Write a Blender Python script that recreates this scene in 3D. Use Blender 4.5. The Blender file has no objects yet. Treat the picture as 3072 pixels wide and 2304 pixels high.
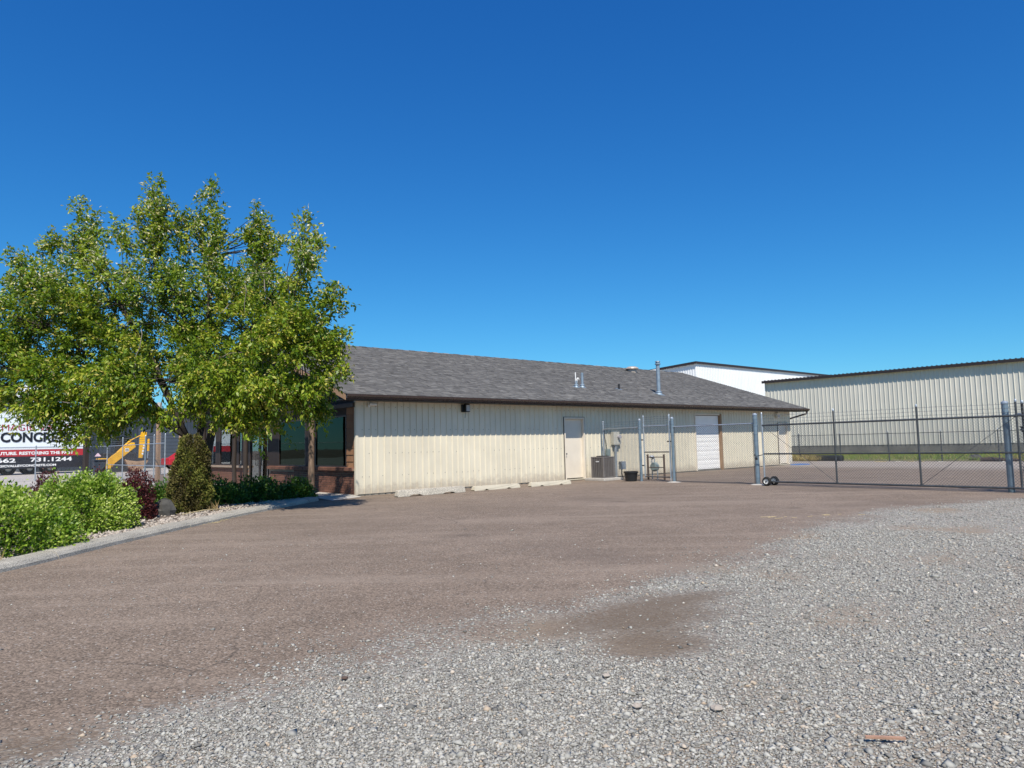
import bpy, math, random
import numpy as np
from mathutils import Vector, Matrix

# ------------------------------------------------------------------ camera, light, exposure
sc = bpy.context.scene
SUN_EL, SUN_AZ = 52.0, 174.0            # degrees; azimuth clockwise from +Y
cam = bpy.data.cameras.new('camera'); cam_o = bpy.data.objects.new('camera', cam)
sc.collection.objects.link(cam_o); sc.camera = cam_o
cam.sensor_width = 36.0; cam.lens = 2128.05 / 3072 * 36; cam.clip_end = 3000; cam.clip_start = 0.05
_r = Vector((0.99973516, 0.00195115, -0.02293038)); _u = Vector((0.02301324, -0.08476136, 0.99613548)); _f = Vector((0, 0.99639937, 0.08478382))
cam_o.matrix_world = Matrix(((_r.x, _u.x, -_f.x, 0), (_r.y, _u.y, -_f.y, 0), (_r.z, _u.z, -_f.z, 1.4), (0, 0, 0, 1)))
world = bpy.data.worlds.new('World'); sc.world = world; world.use_nodes = True
wn = world.node_tree; sky = wn.nodes.new('ShaderNodeTexSky'); sky.sky_type = 'NISHITA'; sky.sun_disc = False
sky.sun_elevation = math.radians(SUN_EL); sky.sun_rotation = math.radians(SUN_AZ)
sky.altitude = 1150; sky.air_density = 1.15; sky.dust_density = 0.05; sky.ozone_density = 4.0
sepc = wn.nodes.new('ShaderNodeSeparateColor'); comb = wn.nodes.new('ShaderNodeCombineColor'); wn.links.new(sky.outputs[0], sepc.inputs[0])
SKY = 0.09
for ch, (ga, k) in enumerate(((1.45, .50), (1.06, .84), (.75, .98))):    # deep clear-sky colour, the same curve over the whole dome
    pw = wn.nodes.new('ShaderNodeMath'); pw.operation = 'POWER'; pw.inputs[1].default_value = ga; wn.links.new(sepc.outputs[ch], pw.inputs[0])
    mu = wn.nodes.new('ShaderNodeMath'); mu.operation = 'MULTIPLY'; mu.inputs[1].default_value = k * SKY ** (ga - 1); wn.links.new(pw.outputs[0], mu.inputs[0]); wn.links.new(mu.outputs[0], comb.inputs[ch])
wn.links.new(comb.outputs[0], wn.nodes['Background'].inputs[0]); wn.nodes['Background'].inputs[1].default_value = SKY
sun = bpy.data.lights.new('sun', 'SUN'); sun.energy = 4.8; sun.angle = math.radians(0.55); sun.color = (1.0, 0.935, 0.83)
sun_o = bpy.data.objects.new('sun', sun); sc.collection.objects.link(sun_o)
_el, _az = math.radians(SUN_EL), math.radians(SUN_AZ)
sun_o.rotation_euler = Vector((math.sin(_az) * math.cos(_el), math.cos(_az) * math.cos(_el), math.sin(_el))).to_track_quat('Z', 'Y').to_euler()
sc.view_settings.view_transform = 'Standard'; sc.view_settings.look = 'None'; sc.view_settings.gamma = 1.0
sc.view_settings.exposure = 0.3; sc.view_settings.use_curve_mapping = False

# ------------------------------------------------------------------ helpers
rng = np.random.default_rng(7); rnd = random.Random(3)
COL = sc.collection
TH = 0.7173
AX, AY = -4.5962, 20.7897                       # near corner of the office building
DV = Vector((math.cos(TH), math.sin(TH), 0)); NV = Vector((-math.sin(TH), math.cos(TH), 0))
def W(s, t, z=0.0):                              # site grid: s along the long wall, t away from the camera
    p = Vector((AX, AY, 0)) + DV * s + NV * t; return (p.x, p.y, z)

class MB:
    def __init__(self): self.v = []; self.f = []; self.tone = []
    def add(self, vs, fs, tone=0.5):
        b = len(self.v); self.v += [tuple(p) for p in vs]
        for q in fs: self.f.append([b + i for i in q]); self.tone.append(tone)
    def box(self, x0, x1, y0, y1, z0, z1, tone=0.5):
        self.add([(x0,y0,z0),(x1,y0,z0),(x1,y1,z0),(x0,y1,z0),(x0,y0,z1),(x1,y0,z1),(x1,y1,z1),(x0,y1,z1)],
                 [(0,3,2,1),(4,5,6,7),(0,1,5,4),(1,2,6,5),(2,3,7,6),(3,0,4,7)], tone)
    def cyl(self, p0, p1, r0, r1=None, n=10, cap=True, tone=0.5):
        r1 = r0 if r1 is None else r1; p0 = Vector(p0); p1 = Vector(p1); a = (p1 - p0)
        if a.length < 1e-6: return
        a.normalize(); u = a.cross(Vector((0, 0, 1)) if abs(a.z) < .9 else Vector((1, 0, 0))).normalized(); w = a.cross(u)
        vs = []
        for p, r in ((p0, r0), (p1, r1)):
            for k in range(n):
                t = 2 * math.pi * k / n; vs.append(p + (u * math.cos(t) + w * math.sin(t)) * r)
        fs = [(k, (k + 1) % n, n + (k + 1) % n, n + k) for k in range(n)]
        if cap: fs += [tuple(range(n - 1, -1, -1)), tuple(range(n, 2 * n))]
        self.add(vs, fs, tone)
    def tube(self, pts, r, n=8, tone=0.5):
        for i in range(len(pts) - 1):
            ra = r[i] if isinstance(r, (list, tuple)) else r; rb = r[i + 1] if isinstance(r, (list, tuple)) else r
            self.cyl(pts[i], pts[i + 1], ra, rb, n, True, tone)
    def limb(self, pts, r, n=8, tone=0.5):       # one continuous tapering tube
        pts = [Vector(p) for p in pts]; m = len(pts); vs = []; u = None
        for i, p in enumerate(pts):
            a = (pts[min(i + 1, m - 1)] - pts[max(i - 1, 0)]).normalized()
            u = (a.cross(Vector((.13, .97, .2))) if u is None else (u - a * u.dot(a))).normalized(); w = a.cross(u)
            for k in range(n):
                t = 2 * math.pi * k / n; vs.append(p + (u * math.cos(t) + w * math.sin(t)) * r[i])
        fs = [(i * n + k, i * n + (k + 1) % n, (i + 1) * n + (k + 1) % n, (i + 1) * n + k) for i in range(m - 1) for k in range(n)]
        self.add(vs, fs + [tuple(range(n - 1, -1, -1)), tuple(range((m - 1) * n, m * n))], tone)
    def lathe(self, prof, c=(0, 0, 0), n=20, tone=0.5):
        vs = []; m = len(prof)
        for k in range(n):
            t = 2 * math.pi * k / n
            for r, z in prof: vs.append((c[0] + r * math.cos(t), c[1] + r * math.sin(t), c[2] + z))
        fs = [(k * m + i, ((k + 1) % n) * m + i, ((k + 1) % n) * m + i + 1, k * m + i + 1) for k in range(n) for i in range(m - 1)]
        self.add(vs, fs, tone)
    def prism(self, poly, axis, a, b, tone=0.5):   # poly: 2-D outline; extruded along axis from a to b
        def P(q, h): return {'x': (h, q[0], q[1]), 'y': (q[0], h, q[1]), 'z': (q[0], q[1], h)}[axis]
        n = len(poly); vs = [P(q, a) for q in poly] + [P(q, b) for q in poly]
        self.add(vs, [tuple(range(n)), tuple(range(2 * n - 1, n - 1, -1))] + [(i, n + i, n + (i + 1) % n, (i + 1) % n) for i in range(n)], tone)
    def rot(self, R, o=(0, 0, 0), start=0):
        o = Vector(o)
        for i in range(start, len(self.v)): self.v[i] = tuple(R @ (Vector(self.v[i]) - o) + o)
        return self
    def move(self, d, start=0):
        for i in range(start, len(self.v)): self.v[i] = (self.v[i][0] + d[0], self.v[i][1] + d[1], self.v[i][2] + d[2])
        return self
    def mesh(self, name, mat, smooth=False):
        me = bpy.data.meshes.new(name); me.from_pydata(self.v, [], self.f)
        a = me.attributes.new('tone', 'FLOAT', 'FACE'); a.data.foreach_set('value', np.array(self.tone, dtype=np.float32))
        me.materials.append(mat); fix_normals(me)
        if smooth: me.shade_smooth()
        me.update(); return me
    def build(self, name, mat, parent=None, smooth=False, bevel=0.0, loc=None):
        return link(name, self.mesh(name, mat, smooth), parent, bevel, loc)

import bmesh
def fix_normals(me):
    bm = bmesh.new(); bm.from_mesh(me); bmesh.ops.recalc_face_normals(bm, faces=bm.faces); bm.to_mesh(me); bm.free()
def link(name, data, parent=None, bevel=0.0, loc=None, rotz=None):
    o = bpy.data.objects.new(name, data); COL.objects.link(o)
    if parent: o.parent = parent
    if loc is not None: o.location = loc
    if rotz is not None: o.rotation_euler = (0, 0, rotz)
    if bevel:
        m = o.modifiers.new('bevel', 'BEVEL'); m.width = bevel; m.segments = 2; m.limit_method = 'ANGLE'
    return o
def tag(o, label=None, cat=None, group=None, kind=None):
    if label: o['label'] = label
    if cat: o['category'] = cat
    if group: o['group'] = group
    if kind: o['kind'] = kind
    return o
def thing(name, label, cat, loc=(0, 0, 0), rotz=0.0, group=None):
    o = bpy.data.objects.new(name, None); COL.objects.link(o); o.location = loc; o.rotation_euler = (0, 0, rotz); o.empty_display_size = .2
    return tag(o, label, cat, group)
def stuff(o): o['kind'] = 'stuff'; return o
def np_mesh(name, verts, faces, mat, tone=None, smooth=False):
    me = bpy.data.meshes.new(name); n = len(faces); k = faces.shape[1]
    me.vertices.add(len(verts)); me.vertices.foreach_set('co', np.ascontiguousarray(verts, np.float32).ravel())
    me.loops.add(n * k); me.loops.foreach_set('vertex_index', np.ascontiguousarray(faces, np.int32).ravel())
    me.polygons.add(n); me.polygons.foreach_set('loop_start', np.arange(0, n * k, k, dtype=np.int32))
    if tone is not None:
        a = me.attributes.new('tone', 'FLOAT', 'FACE'); a.data.foreach_set('value', np.ascontiguousarray(tone, np.float32))
    me.materials.append(mat); me.update(calc_edges=True); me.validate()
    if smooth: me.shade_smooth()
    return me

# ------------------------------------------------------------------ materials
class NT:
    def __init__(self, name):
        self.m = bpy.data.materials.new(name); self.m.use_nodes = True; self.t = self.m.node_tree
        self.b = self.t.nodes['Principled BSDF']; self.out = self.t.nodes['Material Output']
    def n(self, ty, **kw):
        x = self.t.nodes.new(ty)
        for k, v in kw.items(): setattr(x, k, v)
        return x
    def l(self, a, b): self.t.links.new(a, b)
    def pos(self): return self.n('ShaderNodeNewGeometry').outputs['Position']
    def noise(self, vec, scale, detail=4, rough=.55, dist=0):
        x = self.n('ShaderNodeTexNoise'); x.inputs['Scale'].default_value = scale; x.inputs['Detail'].default_value = detail
        x.inputs['Roughness'].default_value = rough; x.inputs['Distortion'].default_value = dist; self.l(vec, x.inputs['Vector']); return x.outputs['Fac']
    def vor(self, vec, scale, feature='F1'):
        x = self.n('ShaderNodeTexVoronoi', feature=feature); x.inputs['Scale'].default_value = scale; self.l(vec, x.inputs['Vector']); return x
    def ramp(self, fac, stops, interp='LINEAR'):
        x = self.n('ShaderNodeValToRGB'); x.color_ramp.interpolation = interp; e = x.color_ramp.elements
        while len(e) > len(stops): e.remove(e[-1])
        while len(e) < len(stops): e.new(0.5)
        for q, (p, c) in zip(e, stops):
            q.position = p; q.color = (c[0], c[1], c[2], 1) if not isinstance(c, (int, float)) else (c, c, c, 1)
        self.l(fac, x.inputs[0]); return x.outputs[0]
    def mix(self, fac, a, b, mode='MIX'):
        x = self.n('ShaderNodeMix', data_type='RGBA', blend_type=mode)
        for sock, val in ((x.inputs[0], fac), (x.inputs[6], a), (x.inputs[7], b)):
            if hasattr(val, 'is_output'): self.l(val, sock)
            elif isinstance(val, (int, float)): sock.default_value = val
            else: sock.default_value = (val[0], val[1], val[2], 1)
        return x.outputs[2]
    def math(self, op, a, b=0.0, c=0.0):
        x = self.n('ShaderNodeMath', operation=op)
        for i, v in enumerate((a, b, c)):
            if hasattr(v, 'is_output'): self.l(v, x.inputs[i])
            else: x.inputs[i].default_value = v
        return x.outputs[0]
    def maprange(self, v, a, b, c, d, smooth=False):
        x = self.n('ShaderNodeMapRange'); x.interpolation_type = 'SMOOTHSTEP' if smooth else 'LINEAR'
        self.l(v, x.inputs[0])
        for i, q in enumerate((a, b, c, d)): x.inputs[i + 1].default_value = q
        return x.outputs[0]
    def attr(self, name): return self.n('ShaderNodeAttribute', attribute_name=name).outputs['Fac']
    def bump(self, h, strength=.3, dist=.02):
        x = self.n('ShaderNodeBump'); x.inputs['Strength'].default_value = strength; x.inputs['Distance'].default_value = dist
        self.l(h, x.inputs['Height']); self.l(x.outputs[0], self.b.inputs['Normal'])
    def col(self, c): self.l(c, self.b.inputs['Base Color']); return self
    def rough(self, r):
        if hasattr(r, 'is_output'): self.l(r, self.b.inputs['Roughness'])
        else: self.b.inputs['Roughness'].default_value = r
        return self
def sc_(c, k): return tuple(min(1, x * k) for x in c)
def PM(name, col, rough=.6, metal=0.0, var=.18, scale=3.0, fine=.0, fscale=60.0, bump=0.0, bscale=80.0, objrand=0.0, tone=0.0, spec=.5, streak=0.0, splash=0.0):
    """painted / plain surface: base colour with cloudy wear, fine grain, per-piece tint and small relief"""
    N = NT(name); N.b.inputs['Metallic'].default_value = metal; N.b.inputs['Specular IOR Level'].default_value = spec
    p = N.pos(); c = N.mix(N.ramp(N.noise(p, scale, 5), [(.3, 0), (.7, 1)]), sc_(col, 1 - var), sc_(col, 1 + var * .6))
    if fine: c = N.mix(fine, c, N.ramp(N.noise(p, fscale, 2), [(.35, .0), (.65, 1.0)]), 'OVERLAY')
    if streak:
        mp = N.n('ShaderNodeMapping'); mp.inputs['Scale'].default_value = (6, 6, .25); N.l(p, mp.inputs[0])
        c = N.mix(N.ramp(N.noise(mp.outputs[0], 1.0, 5, .65), [(.52, 0), (.75, streak)]), c, sc_(col, .55))
    if splash:                                     # mud splashed up from the lot
        sx = N.n('ShaderNodeSeparateXYZ'); N.l(p, sx.inputs[0]); q = N.math('SUBTRACT', N.math('MULTIPLY', N.noise(p, 5, 6, .7), .75), sx.outputs[2])
        c = N.mix(N.maprange(q, -.05, .32, 0, splash, True), c, (.30, .235, .18))
    if objrand:
        r = N.n('ShaderNodeObjectInfo').outputs['Random']
        c = N.mix(1.0, c, N.ramp(r, [(0, 1 - objrand), (1, 1.0)]), 'MULTIPLY')
    if tone:
        c = N.mix(1.0, c, N.ramp(N.attr('tone'), [(0, 1 - tone), (1, 1.0)]), 'MULTIPLY')
    N.col(c); N.rough(N.ramp(N.noise(p, scale * 2, 3), [(.3, max(.02, rough - .08)), (.7, min(1, rough + .08))]))
    if bump: N.bump(N.noise(p, bscale, 4), bump, .01)
    return N.m

def leaf_mat(name, stops, trans=.35, rough=.45):
    N = NT(name); c = N.ramp(N.attr('tone'), stops); N.col(c); N.b.inputs['Roughness'].default_value = rough
    N.b.inputs['Specular IOR Level'].default_value = .35
    t = N.n('ShaderNodeBsdfTranslucent'); N.l(N.mix(1.0, c, (1.0, 1.0, .55), 'MULTIPLY'), t.inputs[0])
    m = N.n('ShaderNodeMixShader'); m.inputs[0].default_value = trans; N.l(N.b.outputs[0], m.inputs[1]); N.l(t.outputs[0], m.inputs[2]); N.l(m.outputs[0], N.out.inputs[0])
    return N.m

def ground_mat():
    N = NT('yard_surface'); p = N.pos(); gd = N.attr('gravel')
    # brown chip-seal
    base = N.mix(N.ramp(N.noise(p, .35, 5, .6), [(.3, 0), (.7, 1)]), (.184, .139, .104), (.262, .202, .156))
    base = N.mix(N.ramp(N.noise(p, 2.2, 5, .65), [(.35, 0), (.7, .55)]), base, (.150, .117, .090))
    v = N.vor(p, 75); sep = N.n('ShaderNodeSeparateColor'); N.l(v.outputs['Color'], sep.inputs[0])
    base = N.mix(.75, base, N.ramp(sep.outputs[0], [(0, .18), (.55, .5), (1, .80)]), 'OVERLAY')
    chips = N.ramp(sep.outputs[1], [(.965, 0), (.985, 1)]); base = N.mix(chips, base, (.36, .32, .28))
    v3 = N.vor(p, 21); s3 = N.n('ShaderNodeSeparateColor'); N.l(v3.outputs['Color'], s3.inputs[0])
    spot = N.math('MULTIPLY', N.ramp(s3.outputs[1], [(.93, 0), (.95, 1)]), N.ramp(v3.outputs['Distance'], [(.18, 1), (.3, 0)]))
    base = N.mix(spot, base, (.33, .30, .27))
    # worn tyre lanes running along the lot
    mp = N.n('ShaderNodeMapping'); mp.inputs['Rotation'].default_value = (0, 0, -.62); mp.inputs['Scale'].default_value = (.16, 1.5, 1); N.l(p, mp.inputs[0])
    base = N.mix(N.ramp(N.noise(mp.outputs[0], 1.0, 5, .6), [(.5, 0), (.72, .6)]), base, (.290, .231, .182))
    # old oil drips
    vo = N.vor(p, .55); so = N.n('ShaderNodeSeparateColor'); N.l(vo.outputs['Color'], so.inputs[0])
    oil = N.math('MULTIPLY', N.ramp(so.outputs[2], [(.55, 0), (.6, 1)]), N.ramp(N.math('ADD', vo.outputs['Distance'], N.math('MULTIPLY', N.noise(p, 6, 4), .22)), [(.13, .55), (.26, 0)])); base = N.mix(oil, base, (.075, .06, .05))
    # hairline cracks and patched areas
    nz = N.n('ShaderNodeTexNoise'); nz.inputs['Scale'].default_value = .9; nz.inputs['Detail'].default_value = 5; N.l(p, nz.inputs['Vector'])
    pd = N.mix(.38, p, nz.outputs['Color'], 'ADD'); ve = N.vor(pd, .32, 'DISTANCE_TO_EDGE')
    crack = N.math('MULTIPLY', N.ramp(ve.outputs['Distance'], [(.0, 1), (.0035, 0)]), N.ramp(N.noise(p, .5, 3), [(.48, 0), (.62, .55)])); base = N.mix(crack, base, (.05, .042, .036))
    base = N.mix(N.ramp(N.noise(p, .16, 3, .5), [(.56, 0), (.62, .35)]), base, (.120, .094, .076))
    # loose gravel
    v2 = N.vor(p, 46); s2 = N.n('ShaderNodeSeparateColor'); N.l(v2.outputs['Color'], s2.inputs[0])
    grav = N.ramp(s2.outputs[0], [(0, (.14, .13, .115)), (.22, (.24, .23, .205)), (.5, (.34, .33, .295)), (.78, (.44, .425, .38)), (.9, (.40, .32, .24)), (1, (.56, .545, .50))])
    grav = N.mix(N.ramp(v2.outputs['Distance'], [(.35, 0), (.8, .8)]), grav, (.19, .17, .148))
    grav = N.mix(N.ramp(N.noise(p, .9, 4), [(.42, 0), (.75, .5)]), grav, (.30, .265, .225))
    fld = N.math('ADD', gd, N.math('MULTIPLY', N.math('SUBTRACT', N.noise(p, 1.6, 7, .68), .5), .9))
    fld = N.math('ADD', fld, N.math('MULTIPLY', N.math('SUBTRACT', s2.outputs[2], .5), .5))
    msk = N.maprange(fld, -.22, .30, 0, 1, True)
    # silt where gravel thins out
    silt = N.math('MULTIPLY', N.maprange(fld, -.5, .05, 0, .6, True), N.ramp(N.noise(p, 1.1, 4), [(.4, 0), (.65, 1)]))
    base = N.mix(silt, base, (.185, .150, .122))
    sand = N.attr('sand'); dirt = N.math('MULTIPLY', N.attr('dirt'), N.ramp(N.noise(p, 2.5, 6), [(.3, .4), (.65, 1)])); grav = N.mix(dirt, grav, (.270, .212, .155)); c = N.mix(msk, base, grav)
    c = N.mix(N.maprange(N.math('ADD', sand, N.math('MULTIPLY', N.math('SUBTRACT', N.noise(p, 4, 8, .7), .5), .9)), .05, 1.1, 0, .85, True), c, N.mix(.15, (.135, .090, .052), N.ramp(sep.outputs[0], [(0, .06), (1, .26)]), 'MIX'))
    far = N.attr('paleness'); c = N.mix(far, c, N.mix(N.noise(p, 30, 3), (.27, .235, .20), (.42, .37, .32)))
    N.col(c); N.rough(.92); N.b.inputs['Specular IOR Level'].default_value = .25
    h = N.math('ADD', N.math('MULTIPLY', N.math('SUBTRACT', 1.0, v2.outputs['Distance']), N.math('MULTIPLY', msk, 1.6)), N.math('MULTIPLY', N.math('SUBTRACT', 1.0, v.outputs['Distance']), .6))
    N.bump(h, .55, .012); return N.m

def wood_mat(name, c0, c1, rough=.75):
    N = NT(name); p = N.pos(); mp = N.n('ShaderNodeMapping'); mp.inputs['Scale'].default_value = (14, 14, 1.2); N.l(p, mp.inputs[0])
    c = N.mix(N.ramp(N.noise(mp.outputs[0], 1.5, 6, .7, .6), [(.3, 0), (.7, 1)]), c0, c1)
    r = N.n('ShaderNodeObjectInfo').outputs['Random']; c = N.mix(1.0, c, N.ramp(r, [(0, .75), (1, 1.1)]), 'MULTIPLY')
    N.col(c); N.rough(rough); N.bump(N.noise(mp.outputs[0], 3, 5), .4, .01); return N.m

def glass_mat(name, tint, refl=.22, tr=(.35, .45, .42)):
    N = NT(name); t = N.n('ShaderNodeBsdfTransparent'); t.inputs[0].default_value = (*tr, 1)
    g = N.n('ShaderNodeBsdfGlossy'); g.inputs['Roughness'].default_value = .012; g.inputs[0].default_value = (*tint, 1)
    lw = N.n('ShaderNodeLayerWeight'); lw.inputs[0].default_value = .35
    p = N.pos(); nz = N.n('ShaderNodeBump'); nz.inputs['Strength'].default_value = .06; nz.inputs['Distance'].default_value = .02; N.l(N.noise(p, .9, 2), nz.inputs['Height']); N.l(nz.outputs[0], g.inputs['Normal'])
    m = N.n('ShaderNodeMixShader'); N.l(N.math('MULTIPLY_ADD', lw.outputs['Fresnel'], .8, refl), m.inputs[0])
    N.l(t.outputs[0], m.inputs[1]); N.l(g.outputs[0], m.inputs[2]); N.l(m.outputs[0], N.out.inputs[0]); return N.m

M = dict(
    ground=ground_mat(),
    cream=PM('cream_steel', (.725, .665, .525), .38, 0, .07, 1.2, objrand=.07, bump=.09, bscale=5, spec=.4, streak=.18, splash=.5),
    creamdoor=PM('cream_door_paint', (.74, .665, .55), .5, 0, .06, 2),
    shop=PM('pale_stone_steel', (.63, .605, .53), .42, 0, .06, .6, objrand=.05, spec=.4, streak=.12),
    white=PM('white_steel', (.80, .81, .80), .42, 0, .04, .5, objrand=.03, spec=.4, streak=.06),
    whitedoor=PM('white_sectional_door', (.92, .90, .86), .45, 0, .04, 3),
    brown=PM('dark_brown_trim', (.030, .020, .018), .5, 0, .2, 4),
    gutter=PM('brown_gutter_enamel', (.050, .030, .026), .28, 0, .15, 3),
    shade=PM('dark_roof_edge', (.035, .033, .033), .6, 0, .2, 3),
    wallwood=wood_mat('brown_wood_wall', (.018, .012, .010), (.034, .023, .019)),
    siding=wood_mat('cedar_siding', (.24, .115, .055), (.38, .20, .10)),
    timber=wood_mat('tan_timber', (.36, .22, .13), (.50, .33, .21)),
    darkpost=wood_mat('shade_darkened_post', (.024, .017, .014), (.05, .035, .028)),  # wood coloured dark to carry the shade these posts stand in
    log=wood_mat('peeled_log', (.13, .085, .06), (.36, .25, .175)),
    rustframe=wood_mat('rusty_jamb', (.20, .11, .055), (.36, .24, .14)),
    brick=PM('red_brown_brick', (.26, .115, .075), .85, 0, .25, 9, objrand=.45, bump=.5, bscale=140),
    mortar=PM('mortar', (.36, .27, .20), .95, 0, .15, 12, bump=.3),
    concrete=PM('pale_concrete', (.46, .43, .385), .9, 0, .18, 2.5, fine=.35, fscale=90, bump=.4, bscale=110),
    kerbc=PM('kerb_concrete', (.36, .335, .285), .92, 0, .2, 1.6, fine=.45, fscale=70, bump=.5, bscale=90),
    bumper=PM('parking_bumper_concrete', (.47, .43, .36), .9, 0, .14, 3, fine=.4, fscale=50, bump=.5, bscale=70),
    paintb=PM('cream_painted_concrete', (.54, .49, .385), .8, 0, .1, 3, bump=.3, bscale=60),
    founda=PM('grey_foundation', (.19, .18, .155), .95, 0, .35, .9, fine=.3, fscale=20, bump=.3, streak=.5),
    street=PM('pale_street', (.42, .385, .345), .95, 0, .1, .25, fine=.3, fscale=12, bump=.2, bscale=30),
    galv=PM('galvanised_steel', (.42, .46, .50), .42, .55, .2, 8, spec=.5),
    galvb=PM('bluish_galvanised_post', (.20, .27, .325), .5, .35, .22, 5, streak=.3),
    galvd=PM('dull_gate_tube', (.085, .092, .098), .5, .5, .3, 9),
    wire=PM('chain_link_wire', (.20, .21, .215), .5, .5, .15, 10),
    acgrey=PM('ac_grey_enamel', (.165, .150, .142), .5, 0, .1, 5),
    acdark=PM('ac_coil', (.03, .03, .03), .7, 0, .2, 20),
    badge=PM('badge_silver', (.6, .6, .62), .3, .3, .05, 5),
    meter=PM('meter_box_grey', (.56, .54, .46), .5, 0, .12, 6),
    meterb=PM('grey_green_box', (.26, .33, .32), .5, .2, .15, 6),
    blackp=PM('black_plastic', (.012, .013, .015), .45, 0, .2, 6),
    tyre=PM('tyre_rubber', (.014, .014, .014), .85, 0, .2, 12, bump=.3),
    rim=PM('white_rim', (.62, .62, .60), .4, 0, .1, 8),
    lens=PM('lamp_lens', (.42, .40, .42), .2, 0, .1, 20),
    pvc=PM('white_pvc', (.80, .79, .76), .4, 0, .06, 6),
    vent=PM('zinc_vent', (.26, .33, .39), .5, .35, .15, 6),
    turtle=PM('tan_roof_vent', (.44, .37, .31), .5, .2, .1, 6),
    bluemat=PM('blue_tarp', (.05, .16, .42), .6, 0, .2, 4),
    rust=PM('rusty_pipe', (.10, .065, .05), .8, .2, .3, 8),
    red=PM('red_paint', (.42, .015, .025), .4, 0, .08, 1),
    signblack=PM('sign_black', (.012, .013, .02), .35, 0, .1, 1),
    signwhite=PM('trailer_white', (.72, .77, .80), .35, 0, .05, .6),
    textred=PM('lettering_red', (.34, .02, .045), .5, 0, .05, 1),
    textwhite=PM('lettering_white', (.80, .80, .80), .5, 0, .03, 1),
    yellow=PM('digger_yellow', (.80, .42, .010), .4, 0, .12, 2),
    bucket=PM('worn_bucket', (.42, .27, .16), .7, .1, .35, 3),
    darksteel=PM('dark_steel', (.03, .03, .032), .6, .2, .2, 5),
    navy=PM('slate_blue_steel', (.035, .048, .066), .55, 0, .15, .5, objrand=.12),
    pale=PM('pale_far_building', (.60, .63, .65), .5, 0, .05, .3),
    glassdark=glass_mat('tinted_window_glass', (.24, .33, .28), .08, (.09, .12, .11)),
    glassclear=glass_mat('clear_window_glass', (.9, .95, .95), .16, (.55, .6, .58)),
    blind=PM('pale_blind', (.55, .56, .53), .7, 0, .05, 4),
    interior=PM('interior', (.30, .27, .23), .9, 0, .1, 1),
    carglass=PM('car_glass', (.015, .018, .02), .08, 0, .05, 2, spec=.8),
    soil=PM('bed_soil', (.16, .125, .10), .95, 0, .3, 3, fine=.5, fscale=40, bump=.6, bscale=40),
    rock=PM('river_rock', (.52, .45, .38), .85, 0, .2, 12, tone=.55, bump=.3, bscale=60),
    stone=PM('dark_boulder', (.075, .072, .066), .9, 0, .35, 8, bump=.6, bscale=30),
    straw=PM('straw', (.50, .40, .22), .8, 0, .2, 10),
    stick=PM('pinkish_wood_scrap', (.40, .23, .155), .8, 0, .2, 20, bump=.3),
    bark=PM('dark_bark', (.045, .038, .033), .95, 0, .35, 10, bump=.8, bscale=45),
    twig=PM('pale_twig', (.24, .20, .165), .85, 0, .25, 10),
)
M['lot_stone'] = (lambda N: (N.col(N.ramp(N.attr('tone'), [(0, (.105, .10, .09)), (.25, (.215, .207, .186)), (.55, (.33, .32, .285)), (.8, (.45, .435, .385)), (.9, (.42, .32, .22)), (1, (.64, .62, .57))])), N.rough(.9), N.m)[2])(NT('loose_gravel_stone'))
M['shingle'] = (lambda N: (N.col(N.mix(.35, N.ramp(N.attr('tone'), [(0, (.065, .063, .063)), (.45, (.130, .126, .124)), (.8, (.215, .208, .20)), (1, (.33, .315, .295))]), N.ramp(N.noise(N.pos(), 160, 2), [(.3, .02), (.7, .3)]), 'SOFT_LIGHT')), N.rough(.93), N.m)[2])(NT('asphalt_shingle'))
M['tree_leaf'] = leaf_mat('tree_leaf', [(0, (.040, .088, .010)), (.4, (.138, .235, .015)), (.75, (.30, .385, .026)), (1, (.50, .49, .07))], .36)
M['blossom'] = leaf_mat('blossom', [(0, (.50, .43, .07)), (.5, (.66, .58, .26)), (1, (.86, .83, .68))], .3, .7)
M['bush_leaf'] = leaf_mat('lime_bush_leaf', [(0, (.045, .11, .010)), (.4, (.150, .275, .018)), (.75, (.34, .46, .06)), (1, (.64, .70, .24))], .3)
M['juniper_leaf'] = leaf_mat('juniper_spray', [(0, (.055, .045, .016)), (.35, (.145, .120, .032)), (.7, (.135, .160, .026)), (1, (.27, .26, .05))], .22, .7)
M['barberry_leaf'] = leaf_mat('barberry_leaf', [(0, (.030, .008, .010)), (.6, (.075, .016, .020)), (1, (.16, .045, .040))], .3)
M['cover_leaf'] = leaf_mat('ground_cover_leaf', [(0, (.025, .060, .012)), (.6, (.065, .140, .022)), (1, (.17, .29, .05))], .3, .35)
M['grass_leaf'] = leaf_mat('grass_blade', [(0, (.12, .20, .025)), (.5, (.22, .33, .045)), (.85, (.34, .36, .10)), (1, (.50, .36, .17))], .3, .6)

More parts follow.
